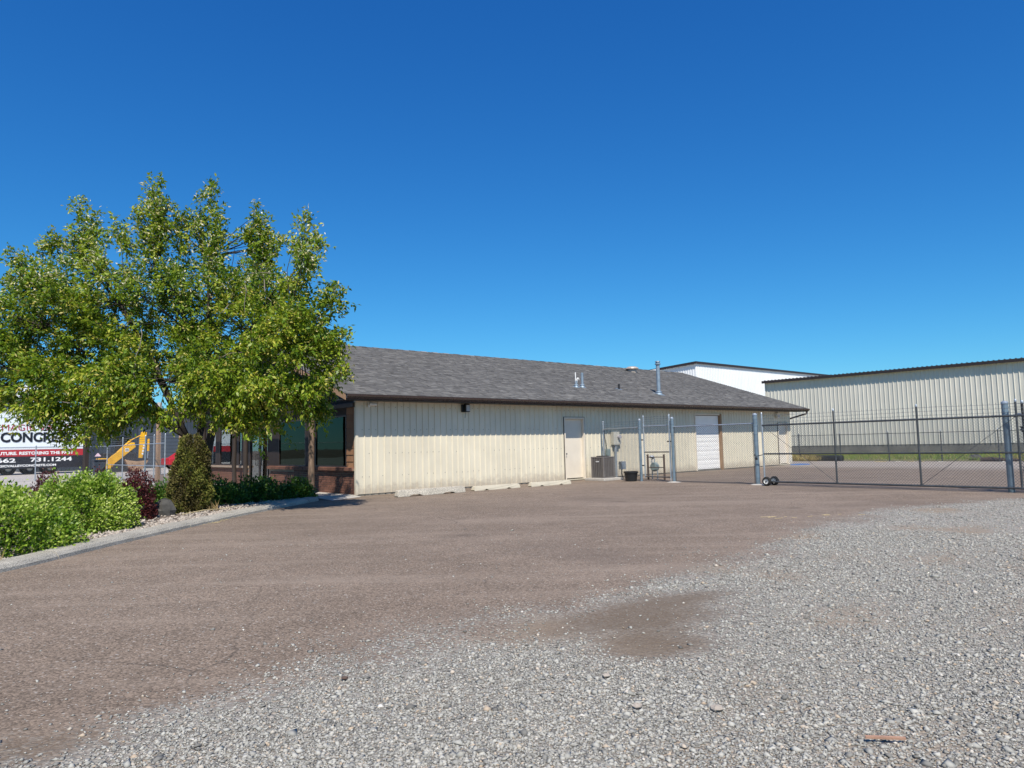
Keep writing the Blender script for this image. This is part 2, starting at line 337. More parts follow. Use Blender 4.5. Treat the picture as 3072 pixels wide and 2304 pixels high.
# ------------------------------------------------------------------ ground
GB = np.array([(-30, -6), (-6, 2.2), (-2.73, 3.60), (-2.15, 3.92), (-1.73, 4.42), (-1.15, 4.7), (-.59, 5.11), (.02, 5.92), (1.68, 7.29), (2.87, 8.86), (5.39, 12.17), (8.57, 14.69), (10.62, 15.0), (13, 15.3), (20, 16.5), (60, 24)])
def lown(x, y):                               # gentle uneven edge
    return .22 * np.sin(1.7 * x + .6 * y) + .16 * np.sin(3.1 * y - 1.3 * x + 1) + .10 * np.sin(5.3 * x + 4.1 * y + 2) + .07 * np.sin(9.1 * x - 7.7 * y)
def gravel_field(x, y):
    g = (np.interp(x, GB[:, 0], GB[:, 1]) - y) * .62 + lown(x, y) * .8
    return np.clip(g, -1.2, 1.6)
def sand_field(x, y):
    def blob(cx, cy, rx, ry, rot=.4):
        dx, dy = x - cx, y - cy; u = (dx * math.cos(rot) + dy * math.sin(rot)) / rx; v = (-dx * math.sin(rot) + dy * math.cos(rot)) / ry
        return np.exp(-(u * u + v * v) ** 1.2)
    return np.clip(blob(.98, 5.75, .95, .46) + .9 * blob(1.0, 4.98, .52, .34) + .75 * blob(1.5, 6.5, .75, .28) + .75 * blob(-2.35, 3.55, .42, .3, 0), 0, 1)
def dirt_field(x, y):
    f = np.sin(.9 * x + 1.9 * y + .4) * np.sin(1.3 * x - .8 * y + 2.0) + .6 * np.sin(2.7 * x + .9 * y) * np.sin(2.1 * y - 1.1) + .3 * np.sin(5.1 * x - 4.3 * y)
    return np.clip((f - .35) / .8, 0, 1)
def make_ground():
    xs = np.concatenate([[-1500, -600, -250, -120, -60, -30], np.arange(-16, 26, .2), [30, 45, 70, 120, 300, 700, 1500]])
    ys = np.concatenate([[-1500, -300, -60, -12, -2], np.arange(1.5, 30, .2), np.arange(30, 50, .8), [55, 65, 90, 150, 400, 900, 1800]])
    X, Y = np.meshgrid(xs, ys, indexing='ij'); V = np.stack([X, Y, 0 * X], -1).reshape(-1, 3)
    i, j = np.meshgrid(np.arange(len(xs) - 1), np.arange(len(ys) - 1), indexing='ij'); k = (i * len(ys) + j).ravel()
    F = np.stack([k, k + len(ys), k + len(ys) + 1, k + 1], -1)
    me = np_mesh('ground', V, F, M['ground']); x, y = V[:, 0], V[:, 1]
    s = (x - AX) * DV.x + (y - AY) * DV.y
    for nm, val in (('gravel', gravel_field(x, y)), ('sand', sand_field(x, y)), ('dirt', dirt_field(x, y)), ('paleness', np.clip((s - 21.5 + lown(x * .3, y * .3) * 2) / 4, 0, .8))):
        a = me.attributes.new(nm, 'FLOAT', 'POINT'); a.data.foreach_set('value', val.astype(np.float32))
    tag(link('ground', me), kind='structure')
make_ground()

def pebbles(name, P, R, tone, mat, flat=.65):
    n = len(P); base = np.array([(1, 0, 0), (-1, 0, 0), (0, 1, 0), (0, -1, 0), (0, 0, 1), (0, 0, -1)], float)
    tri = np.array([(0, 2, 4), (2, 1, 4), (1, 3, 4), (3, 0, 4), (2, 0, 5), (1, 2, 5), (3, 1, 5), (0, 3, 5)])
    V = base[None] * (1 + rng.uniform(-.35, .35, (n, 6, 1))) + rng.uniform(-.28, .28, (n, 6, 3))
    V[:, :, 0] *= rng.uniform(.8, 1.35, (n, 1)); V[:, :, 2] *= flat
    a = rng.uniform(0, 6.28, n); tl = rng.normal(0, .35, n)
    x, y, z = V[..., 0].copy(), V[..., 1].copy(), V[..., 2].copy()
    y2 = y * np.cos(tl)[:, None] - z * np.sin(tl)[:, None]; z = y * np.sin(tl)[:, None] + z * np.cos(tl)[:, None]
    V = np.stack([x * np.cos(a)[:, None] - y2 * np.sin(a)[:, None], x * np.sin(a)[:, None] + y2 * np.cos(a)[:, None], z], -1)
    V = V * R[:, None, None] + P[:, None, :]
    F = (tri[None] + (np.arange(n) * 6)[:, None, None]).reshape(-1, 3)
    return np_mesh(name, V.reshape(-1, 3), F, mat, np.repeat(tone, 8))
def make_gravel():
    n = 720000; dist = 2.6 + 9.5 * rng.random(n) ** 1.5; ang = rng.uniform(-.70, .72, n)
    x = dist * np.sin(ang); y = dist * np.cos(ang)
    g = gravel_field(x, y) + rng.normal(0, .13, n) + .25 * lown(x * 2.3, y * 2.3); s = sand_field(x, y)
    pr = 1 / (1 + np.exp(-(g - .16) / .17)); pr *= (1 - .96 * np.clip(s * 1.4, 0, 1)); pr *= 1 - .62 * dirt_field(x, y); pr = np.maximum(pr, .006)
    clump = .62 + .38 * np.sin(2.1 * x + 1.2) * np.sin(1.9 * y - .7)
    keep = rng.random(n) < pr * .50 * (.72 + .28 * clump); x, y, dist = x[keep], y[keep], dist[keep]; n = len(x)
    r = np.clip(rng.lognormal(math.log(.0063), .46, n), .0032, .030); r = np.where(dist > 7, r * 1.15, r)
    xf, yf = rng.uniform(0, 14, 90000), rng.uniform(9, 18, 90000); kf = (rng.random(90000) < 1 / (1 + np.exp(-(gravel_field(xf, yf) + rng.normal(0, .15, 90000) - .15) / .1)) * .5 * (1 - .6 * dirt_field(xf, yf))) & (np.abs(xf / yf) < .75)
    x = np.concatenate([x, xf[kf]]); y = np.concatenate([y, yf[kf]]); r = np.concatenate([r, rng.uniform(.007, .017, kf.sum())]); n = len(x)
    t = np.clip(rng.beta(2.2, 1.9, n), 0, 1); t = np.where((t > .84) & (t < .95) & (rng.random(n) < .5), .7, t)
    P = np.stack([x, y, r * .10 + rng.uniform(0, .004, n)], -1)
    stuff(tag(link('gravel', pebbles('gravel', P, r, t, M['lot_stone'], .55)), 'loose grey crushed gravel spread over the near lot', 'gravel'))
make_gravel()

# concrete street and yards beyond the planting bed
b = MB(); b.add([(-9.6, 19.5, .004), W(-1.6, 14.6, .004), W(2, 30, .004), W(60, 75, .004), W(-90, 90, .004), W(-90, 12, .004), (-12.5, 12, .004)], [tuple(range(7))])
tag(b.build('street', M['street']), kind='structure')

# planting bed, kerb and walk
KP = [(-6.75, 2.0), (-6.5, 5.5), (-6.28, 8.0), (-6.14, 9.2), (-6.13, 11.0), (-6.06, 12.6), (-6.0, 13.9), (-5.9, 15.2), (-5.72, 16.6), (-5.45, 18.3), (-5.30, 19.4)]
def path_at(u):
    L = [math.dist(KP[i], KP[i + 1]) for i in range(len(KP) - 1)]
    for i, l in enumerate(L):
        if u <= l or i == len(L) - 1:
            k = u / l; a, c = KP[i], KP[i + 1]; t = Vector((c[0] - a[0], c[1] - a[1])).normalized(); return Vector((a[0] + (c[0] - a[0]) * k, a[1] + (c[1] - a[1]) * k)), Vector((-t.y, t.x))
        u -= l
kerb = bpy.data.objects.new('kerb', None); COL.objects.link(kerb); kerb['kind'] = 'structure'
KL = sum(math.dist(KP[i], KP[i + 1]) for i in range(len(KP) - 1)); prof = [(0, -.05), (.012, .045), (.05, .085), (.10, .102), (.30, .108), (.325, .09), (.33, -.05)]
u0 = .4
while u0 < KL - .3:
    u1 = min(u0 + 1.83, KL); b = MB(); nst = 6; m = len(prof); vs = []
    dz = rnd.uniform(-.006, .006); dx = rnd.uniform(-.008, .008)
    for k in range(nst + 1):
        c, nn = path_at(u0 + .006 + (u1 - u0 - .012) * k / nst)
        for q, z in prof: vs.append((c.x + nn.x * (q + dx), c.y + nn.y * (q + dx), z + dz + rnd.uniform(-.003, .003)))
    b.add(vs, [(k * m + i, k * m + i + 1, (k + 1) * m + i + 1, (k + 1) * m + i) for k in range(nst) for i in range(m - 1)] + [tuple(range(m)), tuple(range(nst * m + m - 1, nst * m - 1, -1))])
    b.build('kerb_section', M['kerbc'], kerb); u0 = u1
bed_edge = [path_at(KL * i / 14) for i in range(15)]
b = MB(); b.add([(c.x + nn.x * .31, c.y + nn.y * .31, .05) for c, nn in bed_edge] + [W(-1.25, 2.2, .05), W(-1.25, 13.8, .05), (-10.2, 20.6, .05), (-11.6, 12, .05), (-12, 2, .05)], [tuple(range(20))])
tag(b.build('planting_bed', M['soil']), kind='structure')
def bed_rocks():
    n = 2600; u = rng.uniform(KL * .2, KL, n); off = .36 + rng.gamma(1.6, .28, n)
    P = []; 
    for uu, oo in zip(u, off):
        c, nn = path_at(float(uu)); P.append((c.x + nn.x * oo, c.y + nn.y * oo, .062))
    P = np.array(P); r = rng.uniform(.018, .048, n)
    stuff(tag(link('river_rock', pebbles('river_rock', P, r, rng.beta(2, 1.6, n), M['rock'], .6)), 'pale rounded rock mulch along the kerbed planting bed', 'rocks'))
bed_rocks()
b = MB(); b.box(-1.2, -.02, .06, 14.4, -.05, .045)
o = b.build('sidewalk', M['concrete'], None, bevel=.01); o.location = (AX, AY, 0); o.rotation_euler = (0, 0, TH); tag(o, kind='structure')
b = MB(); b.add([W(-1.2, .05, .03), W(-.02, .05, .03), W(-.02, -.35, .006), W(-1.25, -1.0, .006)], [(0, 1, 2, 3)])
tag(b.build('walk_ramp', M['concrete']), kind='structure')

# ------------------------------------------------------------------ office building
BL = 25.47; BW = 14.5; SL = .333; EZ = 2.93; ET = -.62; RS0, RS1 = -.65, 26.35; RT = BW / 2
ZR = EZ + SL * (RT - ET)
def roofz(t): return EZ + SL * (t - ET) if t <= RT else ZR - SL * (t - RT)
bld = thing('office_building', 'long low office building with cream ribbed steel wall and grey shingle roof', 'building', (AX, AY, 0), TH)
RIB = .2286
def rib_profile(s0, s1, rib, hgt, base, top, off=.05):
    pts = [(s0, 0.0)]; k = math.floor((s0 - off) / rib)
    while off + k * rib < s1:
        c = off + k * rib
        for ds, h in ((-base / 2, 0), (-top / 2, hgt), (top / 2, hgt), (base / 2, 0)):
            if s0 < c + ds < s1: pts.append((c + ds, h))
        k += 1
    pts.append((s1, 0.0)); return pts
def panel(s0, s1, z0, z1, mat, parent, rib=RIB, hgt=.026, base=.052, top=.018, off=.05, name='wall_panel', proud=0.0, lap=True):
    """one ribbed sheet: s along x, outward is -y"""
    pr = rib_profile(s0, s1, rib, hgt, base, top, off); n = len(pr); vs = []
    for z in (z0, z1):
        for s, h in pr: vs.append((s, -h - proud, z))
    vs += [(s0, .02 - proud, z0), (s1, .02 - proud, z0), (s0, .02 - proud, z1), (s1, .02 - proud, z1)]
    fs = [(i, i + 1, n + i + 1, n + i) for i in range(n - 1)]
    b = MB(); b.add(vs, fs + [(2 * n, 2 * n + 2, n, 0), (n - 1, 2 * n - 1, 2 * n + 3, 2 * n + 1)]); me = bpy.data.meshes.new(name); me.from_pydata(b.v, [], b.f); me.materials.append(mat); me.update()
    return link(name, me, parent)
OPEN = [(8.60, 9.70, 0, 2.36), (16.90, 19.05, 0, 2.60), (24.20, 25.24, 0, 2.18)]
PW = RIB * 4; s = 0.0; i = 0
while s < BL - .01:
    e = min(s + PW, BL); segs = [(s, e, .05, 2.80)]
    for a, c, z0, z1 in OPEN:
        ns = []
        for q in segs:
            if q[1] <= a or q[0] >= c or q[2] >= z1: ns.append(q); continue
            if q[0] < a: ns.append((q[0], a, q[2], q[3]))
            if q[1] > c: ns.append((c, q[1], q[2], q[3]))
            ns.append((max(q[0], a), min(q[1], c), z1, q[3]))
        segs = ns
    for q in segs: panel(*q, M['cream'], bld, proud=.003 * (i % 2))
    s = e; i += 1
# screws
b = MB()
for z in (.55, 1.22, 1.93, 2.62):
    k = 0
    while .115 + k * RIB * 1.0 < BL:
        q = .115 + RIB * .5 - .03 + k * RIB
        if not any(a - .03 < q < c + .03 and z < z1 + .03 for a, c, z0, z1 in OPEN) and rnd.random() < .62:
            zz = z + rnd.uniform(-.015, .015); b.cyl((q, -.002, zz), (q, -.011, zz), .011, .009, 6)
        k += 1
stuff(b.build('screws', M['galvd'], bld))
b = MB(); b.box(0, BL, .012, .2, -.1, .06); b.build('foundation', M['founda'], bld)
# other walls (closed shell)
b = MB(); b.box(BL - .1, BL, .03, BW, .0, 2.85); b.add([(BL - .05, .0, 2.85), (BL - .05, BW, 2.85), (BL - .05, RT, ZR - .25)], [(0, 1, 2)]); b.build('gable_wall', M['cream'], bld)
b = MB(); b.box(0.0, BL - .1, BW - .1, BW, 0, 2.8); b.build('rear_wall', M['cream'], bld)
b = MB(); b.box(3.2, 3.3, .2, BW - .2, 0, 2.75); b.box(.3, 3.2, .2, BW - .2, -.02, .02); b.build('inner_wall', M['interior'], bld)
b = MB(); b.box(.25, BL - .12, .05, BW - .12, 2.72, 2.76); b.build('ceiling', M['interior'], bld)
# corner trims
b = MB(); b.box(-.03, .05, -.03, .0, .03, 2.78); b.box(-.033, .0, .0, .05, .03, 2.78); b.build('corner_trim', M['cream'], bld)
b = MB(); b.box(BL - .05, BL + .03, -.034, -.0, .03, 2.78); b.box(BL + .001, BL + .03, .0, .06, .03, 2.78); b.build('corner_trim', M['cream'], bld)
# roof
roof = MB()
for ta, tb in ((ET, RT), (BW - ET, RT)):
    za, zb = roofz(min(ta, BW - ta)) if ta < RT else EZ, ZR
    roof.add([(RS0, ta, za), (RS1, ta, za), (RS1, tb, zb), (RS0, tb, zb), (RS0, ta, za - .06), (RS1, ta, za - .06), (RS1, tb, zb - .06), (RS0, tb, zb - .06)],
             [(0, 1, 2, 3), (4, 7, 6, 5), (0, 4, 5, 1), (0, 3, 7, 4), (1, 5, 6, 2)])
rf = roof.build('roof', M['shade'], bld)
def shingles():
    V = []; F = []; T = []; ex = .145; rows = int((RT - ET) / math.cos(math.atan(SL)) / ex) + 1
    cs, sn = math.cos(math.atan(SL)), math.sin(math.atan(SL))
    for r in range(rows):
        d0 = r * ex - .03; d1 = d0 + ex + .045; s = RS0 - .03 - rnd.random() * .3; rowt = rnd.uniform(-.06, .06)
        while s < RS1 + .03:
            w = rnd.choice((.10, .13, .16, .2, .26, .33)); a, e = max(s, RS0 - .03), min(s + w, RS1 + .03); s += w
            if e - a < .02: continue
            lift = rnd.choice((.006, .012, .016)); tone = min(1, max(0, rnd.gauss(.42, .13) + rowt + (.10 if lift > .01 else -.08)))
            n0 = len(V)
            for dd, h in ((d0, 0.0), (d0, lift + .004), (d1, .003)):
                dd = min(dd, (RT - ET) / cs); y = ET + dd * cs - h * sn; z = EZ + dd * sn + h * cs + .004; V.extend([(a, y, z), (e, y, z)])
            F += [(n0, n0 + 1, n0 + 3, n0 + 2), (n0 + 2, n0 + 3, n0 + 5, n0 + 4)]; T += [tone * .8, tone]
    me = np_mesh('shingles', np.array(V), np.array(F), M['shingle'], np.array(T)); stuff(link('shingles', me, rf))
shingles()
b = MB()
k = 0; s = RS0 - .03
while s < RS1:
    e = min(s + .30, RS1 + .03); zt = ZR + .016 + .01 * (k % 2 == 0)
    b.add([(s, RT - .16, zt - SL * .16), (e, RT - .16, zt - SL * .16), (e, RT, zt), (s, RT, zt), (e, RT + .16, zt - SL * .16), (s, RT + .16, zt - SL * .16)], [(0, 1, 2, 3), (3, 2, 4, 5)], rnd.random()); s = e; k += 1
stuff(b.build('ridge_caps', M['shingle'], rf))
b = MB(); b.add([(RS0, BW - ET, EZ + .012), (RS1, BW - ET, EZ + .012), (RS1, RT, ZR + .012), (RS0, RT, ZR + .012)], [(0, 1, 2, 3)]); b.build('rear_shingles', M['shingle'], rf)
b = MB(); b.box(RS0 + .02, RS1 - .02, ET + .03, .015, 2.775, 2.80); b.build('soffit', M['brown'], rf)
b = MB(); b.box(RS0 + .01, RS1 - .01, ET, ET + .028, 2.765, EZ - .03); b.build('fascia', M['brown'], rf)
b = MB(); gp = [(ET - .004, 2.80), (ET - .075, 2.80), (ET - .085, 2.845), (ET - .115, 2.865), (ET - .12, 2.915), (ET - .108, 2.915), (ET - .10, 2.88), (ET - .004, 2.86)]
b.prism(gp, 'x', RS0 - .01, RS1 - .02); b.build('gutter', M['gutter'], rf)
for sa, nm in ((RS0, 'rake_board'), (RS1, 'rake_board')):
    b = MB(); x0, x1 = (sa - .025, sa) if sa < 0 else (sa, sa + .025)
    for ta, tb in ((ET, RT), (BW - ET, RT)):
        b.add([(x0, ta, EZ - .01), (x0, tb, ZR - .01), (x0, tb, ZR - .17), (x0, ta, EZ - .17), (x1, ta, EZ - .01), (x1, tb, ZR - .01), (x1, tb, ZR - .17), (x1, ta, EZ - .17)], [(0, 1, 2, 3), (7, 6, 5, 4), (0, 3, 7, 4), (0, 4, 5, 1), (3, 2, 6, 7)])
    b.build(nm, M['timber'] if sa < 0 else M['brown'], rf)
b = MB(); sx = RS1 - .25
b.tube([(sx, ET - .05, 2.80), (sx, ET - .03, 2.66), (BL + .12, -.10, 2.45), (BL + .07, .08, 2.38)], .042, 8); b.tube([(BL + .07, .08, 2.40), (BL + .07, .08, .1)], .042, 8); b.build('downspout', M['brown'], rf)
# roof penetrations, each a part of the roof
def onroof(s, t): return (s, t, roofz(t))
def vent_pipe(s, t, r, h, mat, cap=0.0, boot=True):
    b = MB(); z = roofz(t); b.cyl((s, t, z - .05), (s, t, z + h), r, r, 14)
    if cap: b.lathe([(0, h + .16), (cap * .9, h + .13), (cap, h + .10), (cap * .75, h + .10), (cap * .75, h + .03), (cap * 1.05, h + .02), (cap * 1.05, h - .02), (r, h - .03)], (s, t, z), 18)
    if boot: b.lathe([(r * 1.05, .14), (r * 1.7, .11), (r * 1.75, .085), (r * 1.45, .07), (r * 2.0, .0), (r * 2.1, -.06)], (s, t, z), 16)
    o = b.build('vent_pipe', mat, rf, smooth=False); 
    f = MB(); q = r * 2.6; f.add([(s - q, t - q, roofz(t - q) + .02), (s + q, t - q, roofz(t - q) + .02), (s + q, t + q, roofz(t + q) + .02), (s - q, t + q, roofz(t + q) + .02)], [(0, 1, 2, 3)]); f.build('flashing', M['vent'], rf)
    return o
vent_pipe(11.52, 1.73, .055, .62, M['vent']); vent_pipe(11.1, 1.68, .05, .28, M['vent'])
b = MB(); z = roofz(1.68); b.cyl((11.07, 1.68, z + .2), (11.07, 1.68, z + .62), .022, .022, 8); b.tube([(11.15, 1.68, z + .2), (11.15, 1.68, z + .36), (11.21, 1.66, z + .39), (11.24, 1.65, z + .33)], .026, 8); b.build('plastic_flue', M['pvc'], rf)
vent_pipe(13.83, 1.7, .05, .24, M['darksteel'], boot=False); vent_pipe(15.85, 1.09, .085, 1.38, M['vent'], .125)
b = MB(); tv = 6.3; b.lathe([(0, .30), (.22, .28), (.34, .22), (.37, .16), (.34, .14), (.26, .14), (.24, -.1)], (20.4, tv, roofz(tv)), 20); b.build('roof_vent', M['turtle'], rf)
# front facade (faces the planting bed): x = 0 plane, y runs away from the camera
WIN = [(.60, 2.69, 'glassdark'), (3.39, 5.55, 'glassdark'), (9.02, 9.41, 'glassclear'), (9.88, 11.52, 'glassclear'), (11.96, 12.95, 'glassclear')]
DOOR = (6.42, 8.23); WZ0, WZ1 = .83, 2.39
gaps = []; prev = .55
for a, c in sorted([(w[0], w[1]) for w in WIN] + [DOOR]):
    if a - prev > .03: gaps.append((prev, a))
    prev = c
gaps.append((prev, BW))
for a, c in gaps:
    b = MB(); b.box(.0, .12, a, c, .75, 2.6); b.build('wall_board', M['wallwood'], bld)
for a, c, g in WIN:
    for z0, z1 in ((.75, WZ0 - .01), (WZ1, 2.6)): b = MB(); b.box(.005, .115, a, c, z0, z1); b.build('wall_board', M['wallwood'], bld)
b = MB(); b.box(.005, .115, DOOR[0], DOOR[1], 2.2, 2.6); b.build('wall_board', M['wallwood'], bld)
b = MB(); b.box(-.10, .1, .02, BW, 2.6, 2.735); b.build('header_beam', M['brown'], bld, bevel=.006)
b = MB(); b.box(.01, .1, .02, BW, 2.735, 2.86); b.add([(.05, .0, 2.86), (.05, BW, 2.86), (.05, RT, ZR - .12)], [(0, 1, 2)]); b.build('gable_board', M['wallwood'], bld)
for k in range(9):                                # cedar lap siding between corner and window
    z0 = .80 + k * .2; b = MB(); b.prism([(.0, z0), (-.024, z0 + .004), (-.006, min(z0 + .205, 2.6)), (.06, min(z0 + .205, 2.6)), (.06, z0)], 'y', .06, .548); b.build('siding_board', M['siding'], bld)
b = MB(); b.box(-.034, .06, .055, .10, .8, 2.6); b.build('siding_trim', M['siding'], bld)
# brick apron, every brick a piece
b = MB(); b.box(.005, .1, .05, DOOR[0] - .05, 0, .745); b.box(.005, .1, DOOR[1] + .05, BW, 0, .745); b.build('mortar_bed', M['mortar'], bld)
bmb = MB(); bmb.box(-.018, .03, 0, .195, 0, .060); brick_me = bmb.mesh('brick', M['brick']); bh = MB(); bh.box(-.018, .03, 0, .092, 0, .060); half_me = bh.mesh('brick', M['brick'])
cnt = 0
for r in range(10):
    z = .012 + r * .0715; y = .05 + (.102 if r % 2 else 0)
    if r % 2: link('brick', half_me, bld, loc=(0, .05, z))
    lim = 6.3
    while y + .195 < lim and cnt < 290:
        if y + .195 < DOOR[0] - .05: link('brick', brick_me, bld, loc=(rnd.uniform(-.002, .002), y, z)); cnt += 1
        y += .2045
rest = MB()
for r in range(10):
    y = DOOR[1] + .07 + (.1 if r % 2 else 0); z = .012 + r * .0715
    while y + .195 < BW: rest.box(-.018, .03, y, y + .195, z, z + .060); y += .2045
stuff(rest.build('shaded_bricks', M['brick'], bld))
lb = MB(); lb.box(-.105, .05, 0, .0605, 0, .092); lme = lb.mesh('ledge_brick', M['brick']); y = .05
while y < DOOR[0] - .1:
    o = link('ledge_brick', lme, bld, loc=(0, y, .744)); o.rotation_euler = (0, math.radians(-6), 0); y += .0705
b = MB(); b.box(-.085, .05, .05, DOOR[0] - .05, .735, .8); b.box(-.1, .08, DOOR[1] + .05, BW, .745, .82); b.build('ledge_mortar', M['mortar'], bld)
for a, c, g in WIN:
    b = MB(); fw = .045
    for y0, y1, z0, z1 in ((a, a + fw, WZ0, WZ1), (c - fw, c, WZ0, WZ1), (a + fw, c - fw, WZ0, WZ0 + fw), (a + fw, c - fw, WZ1 - fw, WZ1)): b.box(.0, .09, y0, y1, z0, z1)
    w = b.build('window', M['brown'], bld)
    b = MB(); b.box(.035, .041, a + fw - .004, c - fw + .004, WZ0 + fw - .004, WZ1 - fw + .004); b.build('pane', M[g], w)
    if g == 'glassclear' or a < 1:
        b = MB(); k = 0; z = WZ0 + .06
        while z < WZ1 - .05:
            b.add([(.10, a + .05, z), (.10, c - .05, z), (.135, c - .05, z + .022), (.135, a + .05, z + .022)], [(0, 1, 2, 3)]); z += .034
        stuff(b.build('blind_slats', M['blind'], w))
# glazed double door
y0, y1 = DOOR; ym = (y0 + y1) / 2
b = MB(); b.box(-.01, .1, y0, y0 + .06, 0.03, 2.2); b.box(-.01, .1, y1 - .06, y1, .03, 2.2); b.box(-.01, .1, y0 + .06, y1 - .06, 2.12, 2.2); dr = b.build('front_door', M['brown'], bld)
for a, c in ((y0 + .06, ym), (ym, y1 - .06)):
    b = MB()
    for p, q, z0, z1 in ((a + .004, a + .055, .05, 2.11), (c - .055, c - .004, .05, 2.11), (a + .055, c - .055, .05, .14), (a + .055, c - .055, 2.04, 2.11)): b.box(.02, .065, p, q, z0, z1)
    b.build('door_leaf', M['brown'], dr)
    b = MB(); b.box(.04, .046, a + .052, c - .052, .137, 2.043); b.build('pane', M['glassclear'], dr)
    yy = ym - .10 if a < ym - .1 else ym + .10
    b = MB(); b.tube([(.02, yy, 1.25), (-.07, yy, 1.25), (-.07, yy, .85), (.02, yy, .85)], .013, 8); b.build('handle', M['darksteel'], dr)
# porch posts under the gable overhang
def porch_post(y, r, mat, label, x=-.55, z1=2.72):
    b = MB(); pts = []; rr = []
    for k in range(9): pts.append((x + rnd.uniform(-.012, .012), y + rnd.uniform(-.012, .012), -.02 + (z1 + .02) * k / 8)); rr.append(r * rnd.uniform(.9, 1.1))
    b.limb(pts, rr, 10); o = b.build('porch_post', mat, bld, smooth=True); o['label'] = label; return o
porch_post(1.77, .095, M['log'], 'weathered log post with flaking bark')
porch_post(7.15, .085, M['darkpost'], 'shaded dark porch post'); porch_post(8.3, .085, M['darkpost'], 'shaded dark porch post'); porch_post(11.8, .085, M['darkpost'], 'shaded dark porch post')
b = MB(); b.box(-.62, -.48, .6, BW - .3, 2.70, 2.86); b.build('porch_beam', M['brown'], bld)
# man doors, jambs in reveals
def man_door(a, c, top, name, jm, dm):
    j = .06; b = MB()
    for x0, x1, z0, z1 in ((a, a + j, .06, top), (c - j, c, .06, top), (a + j, c - j, top - j, top)): b.box(x0, x1, -.035, .12, z0, z1)
    o = b.build(name, jm, bld)
    b = MB(); b.box(a - .018, a, -.03, .01, .06, top + .018); b.box(c, c + .018, -.03, .01, .06, top + .018); b.box(a, c, -.03, .01, top, top + .018); b.build('shadow_trim', M['brown'], o)  # dark trim strips stand in for the shadow gap round the frame
    b = MB(); b.box(a + j + .004, c - j - .004, .085, .12, .09, top - j - .004); b.build('door_leaf', dm, o)
    b = MB(); b.box(a - .02, c + .02, -.06, .12, .02, .06); b.build('threshold', M['paintb'], o)
    b = MB(); kx = a + j + .08; b.lathe([(0, .05), (.03, .04), (.034, .02), (.02, 0), (.02, -.03)], (0, 0, 0), 10); b.rot(Matrix.Rotation(math.pi / 2, 3, 'X')); b.move((kx, .05, 1.0)); b.build('door_knob', M['galvd'], o)
    return o
man_door(8.6, 9.7, 2.36, 'side_door', M['creamdoor'], M['creamdoor'])
man_door(24.2, 25.24, 2.18, 'side_door', M['creamdoor'], M['creamdoor'])
# sectional overhead door with a worn timber jamb
b = MB(); b.box(16.90, 16.97, -.034, .14, .03, 2.6); b.box(16.97, 18.90, -.034, .14, 2.53, 2.6); od = b.build('overhead_door', M['creamdoor'], bld)
b = MB(); b.box(18.90, 19.05, -.04, .14, .0, 2.6); b.build('side_jamb', M['rustframe'], od)
for k in range(6):
    z0 = .08 + k * .405; b = MB(); b.box(16.985, 18.895, .06, .10, z0, z0 + .400); b.box(17.0, 18.88, .052, .061, z0 + .05, z0 + .19); b.box(17.0, 18.88, .052, .061, z0 + .215, z0 + .355); b.build('door_panel', M['whitedoor'], od, bevel=.004)

# ------------------------------------------------------------------ fixtures on and beside the long wall (site grid)
def site(name, label, cat, s, t, z=0.0, rot=0.0, group=None): return thing(name, label, cat, W(s, t, z), TH + rot, group)
t = site('floodlight', 'black wall floodlight under the eave above the first parking bumper', 'floodlight', 3.94, -.03, 2.62)
b = MB(); b.box(-.11, .03, -.05, .0, -.13, .12); b.build('back_box', M['blackp'], t, bevel=.008)
b = MB(); b.prism([(-.04, -.13), (.14, -.13), (.15, .10), (.12, .14), (-.04, .14)], 'y', -.16, -.05); b.build('housing', M['blackp'], t, bevel=.012)
b = MB(); b.box(-.015, .125, -.172, -.158, -.10, .105); b.build('lens', M['lens'], t, bevel=.01)
b = MB(); b.tube([(.03, -.06, -.13), (.03, -.06, -.16), (.02, -.03, -.32)], .006, 6); b.build('cable', M['blackp'], t)
t = site('security_camera', 'small white bullet camera on the cream wall near its left corner', 'camera', .41, -.03, 2.69)
b = MB(); b.box(-.04, .04, -.03, 0, -.09, .05); b.build('mount', M['pvc'], t, bevel=.006)
b = MB(); b.cyl((.0, -.05, .0), (.2, -.13, -.01), .045, .045, 12); b.cyl((0, -.02, -.02), (.03, -.07, 0), .02, .02, 8); b.build('camera_body', M['pvc'], t)
b = MB(); b.cyl((.2, -.13, -.01), (.205, -.132, -.01), .034, .034, 12); b.build('lens', M['blackp'], t)
t = site('wall_lamp', 'small cream box lamp above the far side door', 'lamp', 24.13, -.03, 2.58)
b = MB(); b.box(-.13, .13, -.12, 0, -.14, .12); b.build('housing', M['creamdoor'], t, bevel=.01)
b = MB(); b.box(-.1, .1, -.128, -.118, -.11, .02); b.build('lens', M['lens'], t)

t = site('electric_meter', 'pale electric meter box with conduit on the cream wall behind the air conditioner', 'meter', 11.38, -.02, 0)
b = MB(); b.box(-.19, .17, -.16, 0, 1.29, 1.80); b.build('cabinet', M['meter'], t, bevel=.01)
b = MB(); b.box(.17, .30, -.11, 0, 1.30, 1.70); b.build('side_box', M['meter'], t, bevel=.008)
b = MB(); b.cyl((.1, -.16, 1.60), (.1, -.25, 1.60), .085, .075, 16); b.cyl((.30, -.06, 1.6), (.37, -.06, 1.6), .05, .05, 12); b.build('meter_glass', M['lens'], t)
b = MB(); b.cyl((-.02, -.08, 0), (-.02, -.08, 1.29), .05, .05, 12); b.build('conduit', M['galv'], t)
t = site('disconnect_box', 'small grey green switch box with cable above the air conditioner', 'switch box', 10.93, -.02, 0)
b = MB(); b.box(-.09, .09, -.12, 0, .85, 1.13); b.build('cabinet', M['meterb'], t, bevel=.008)
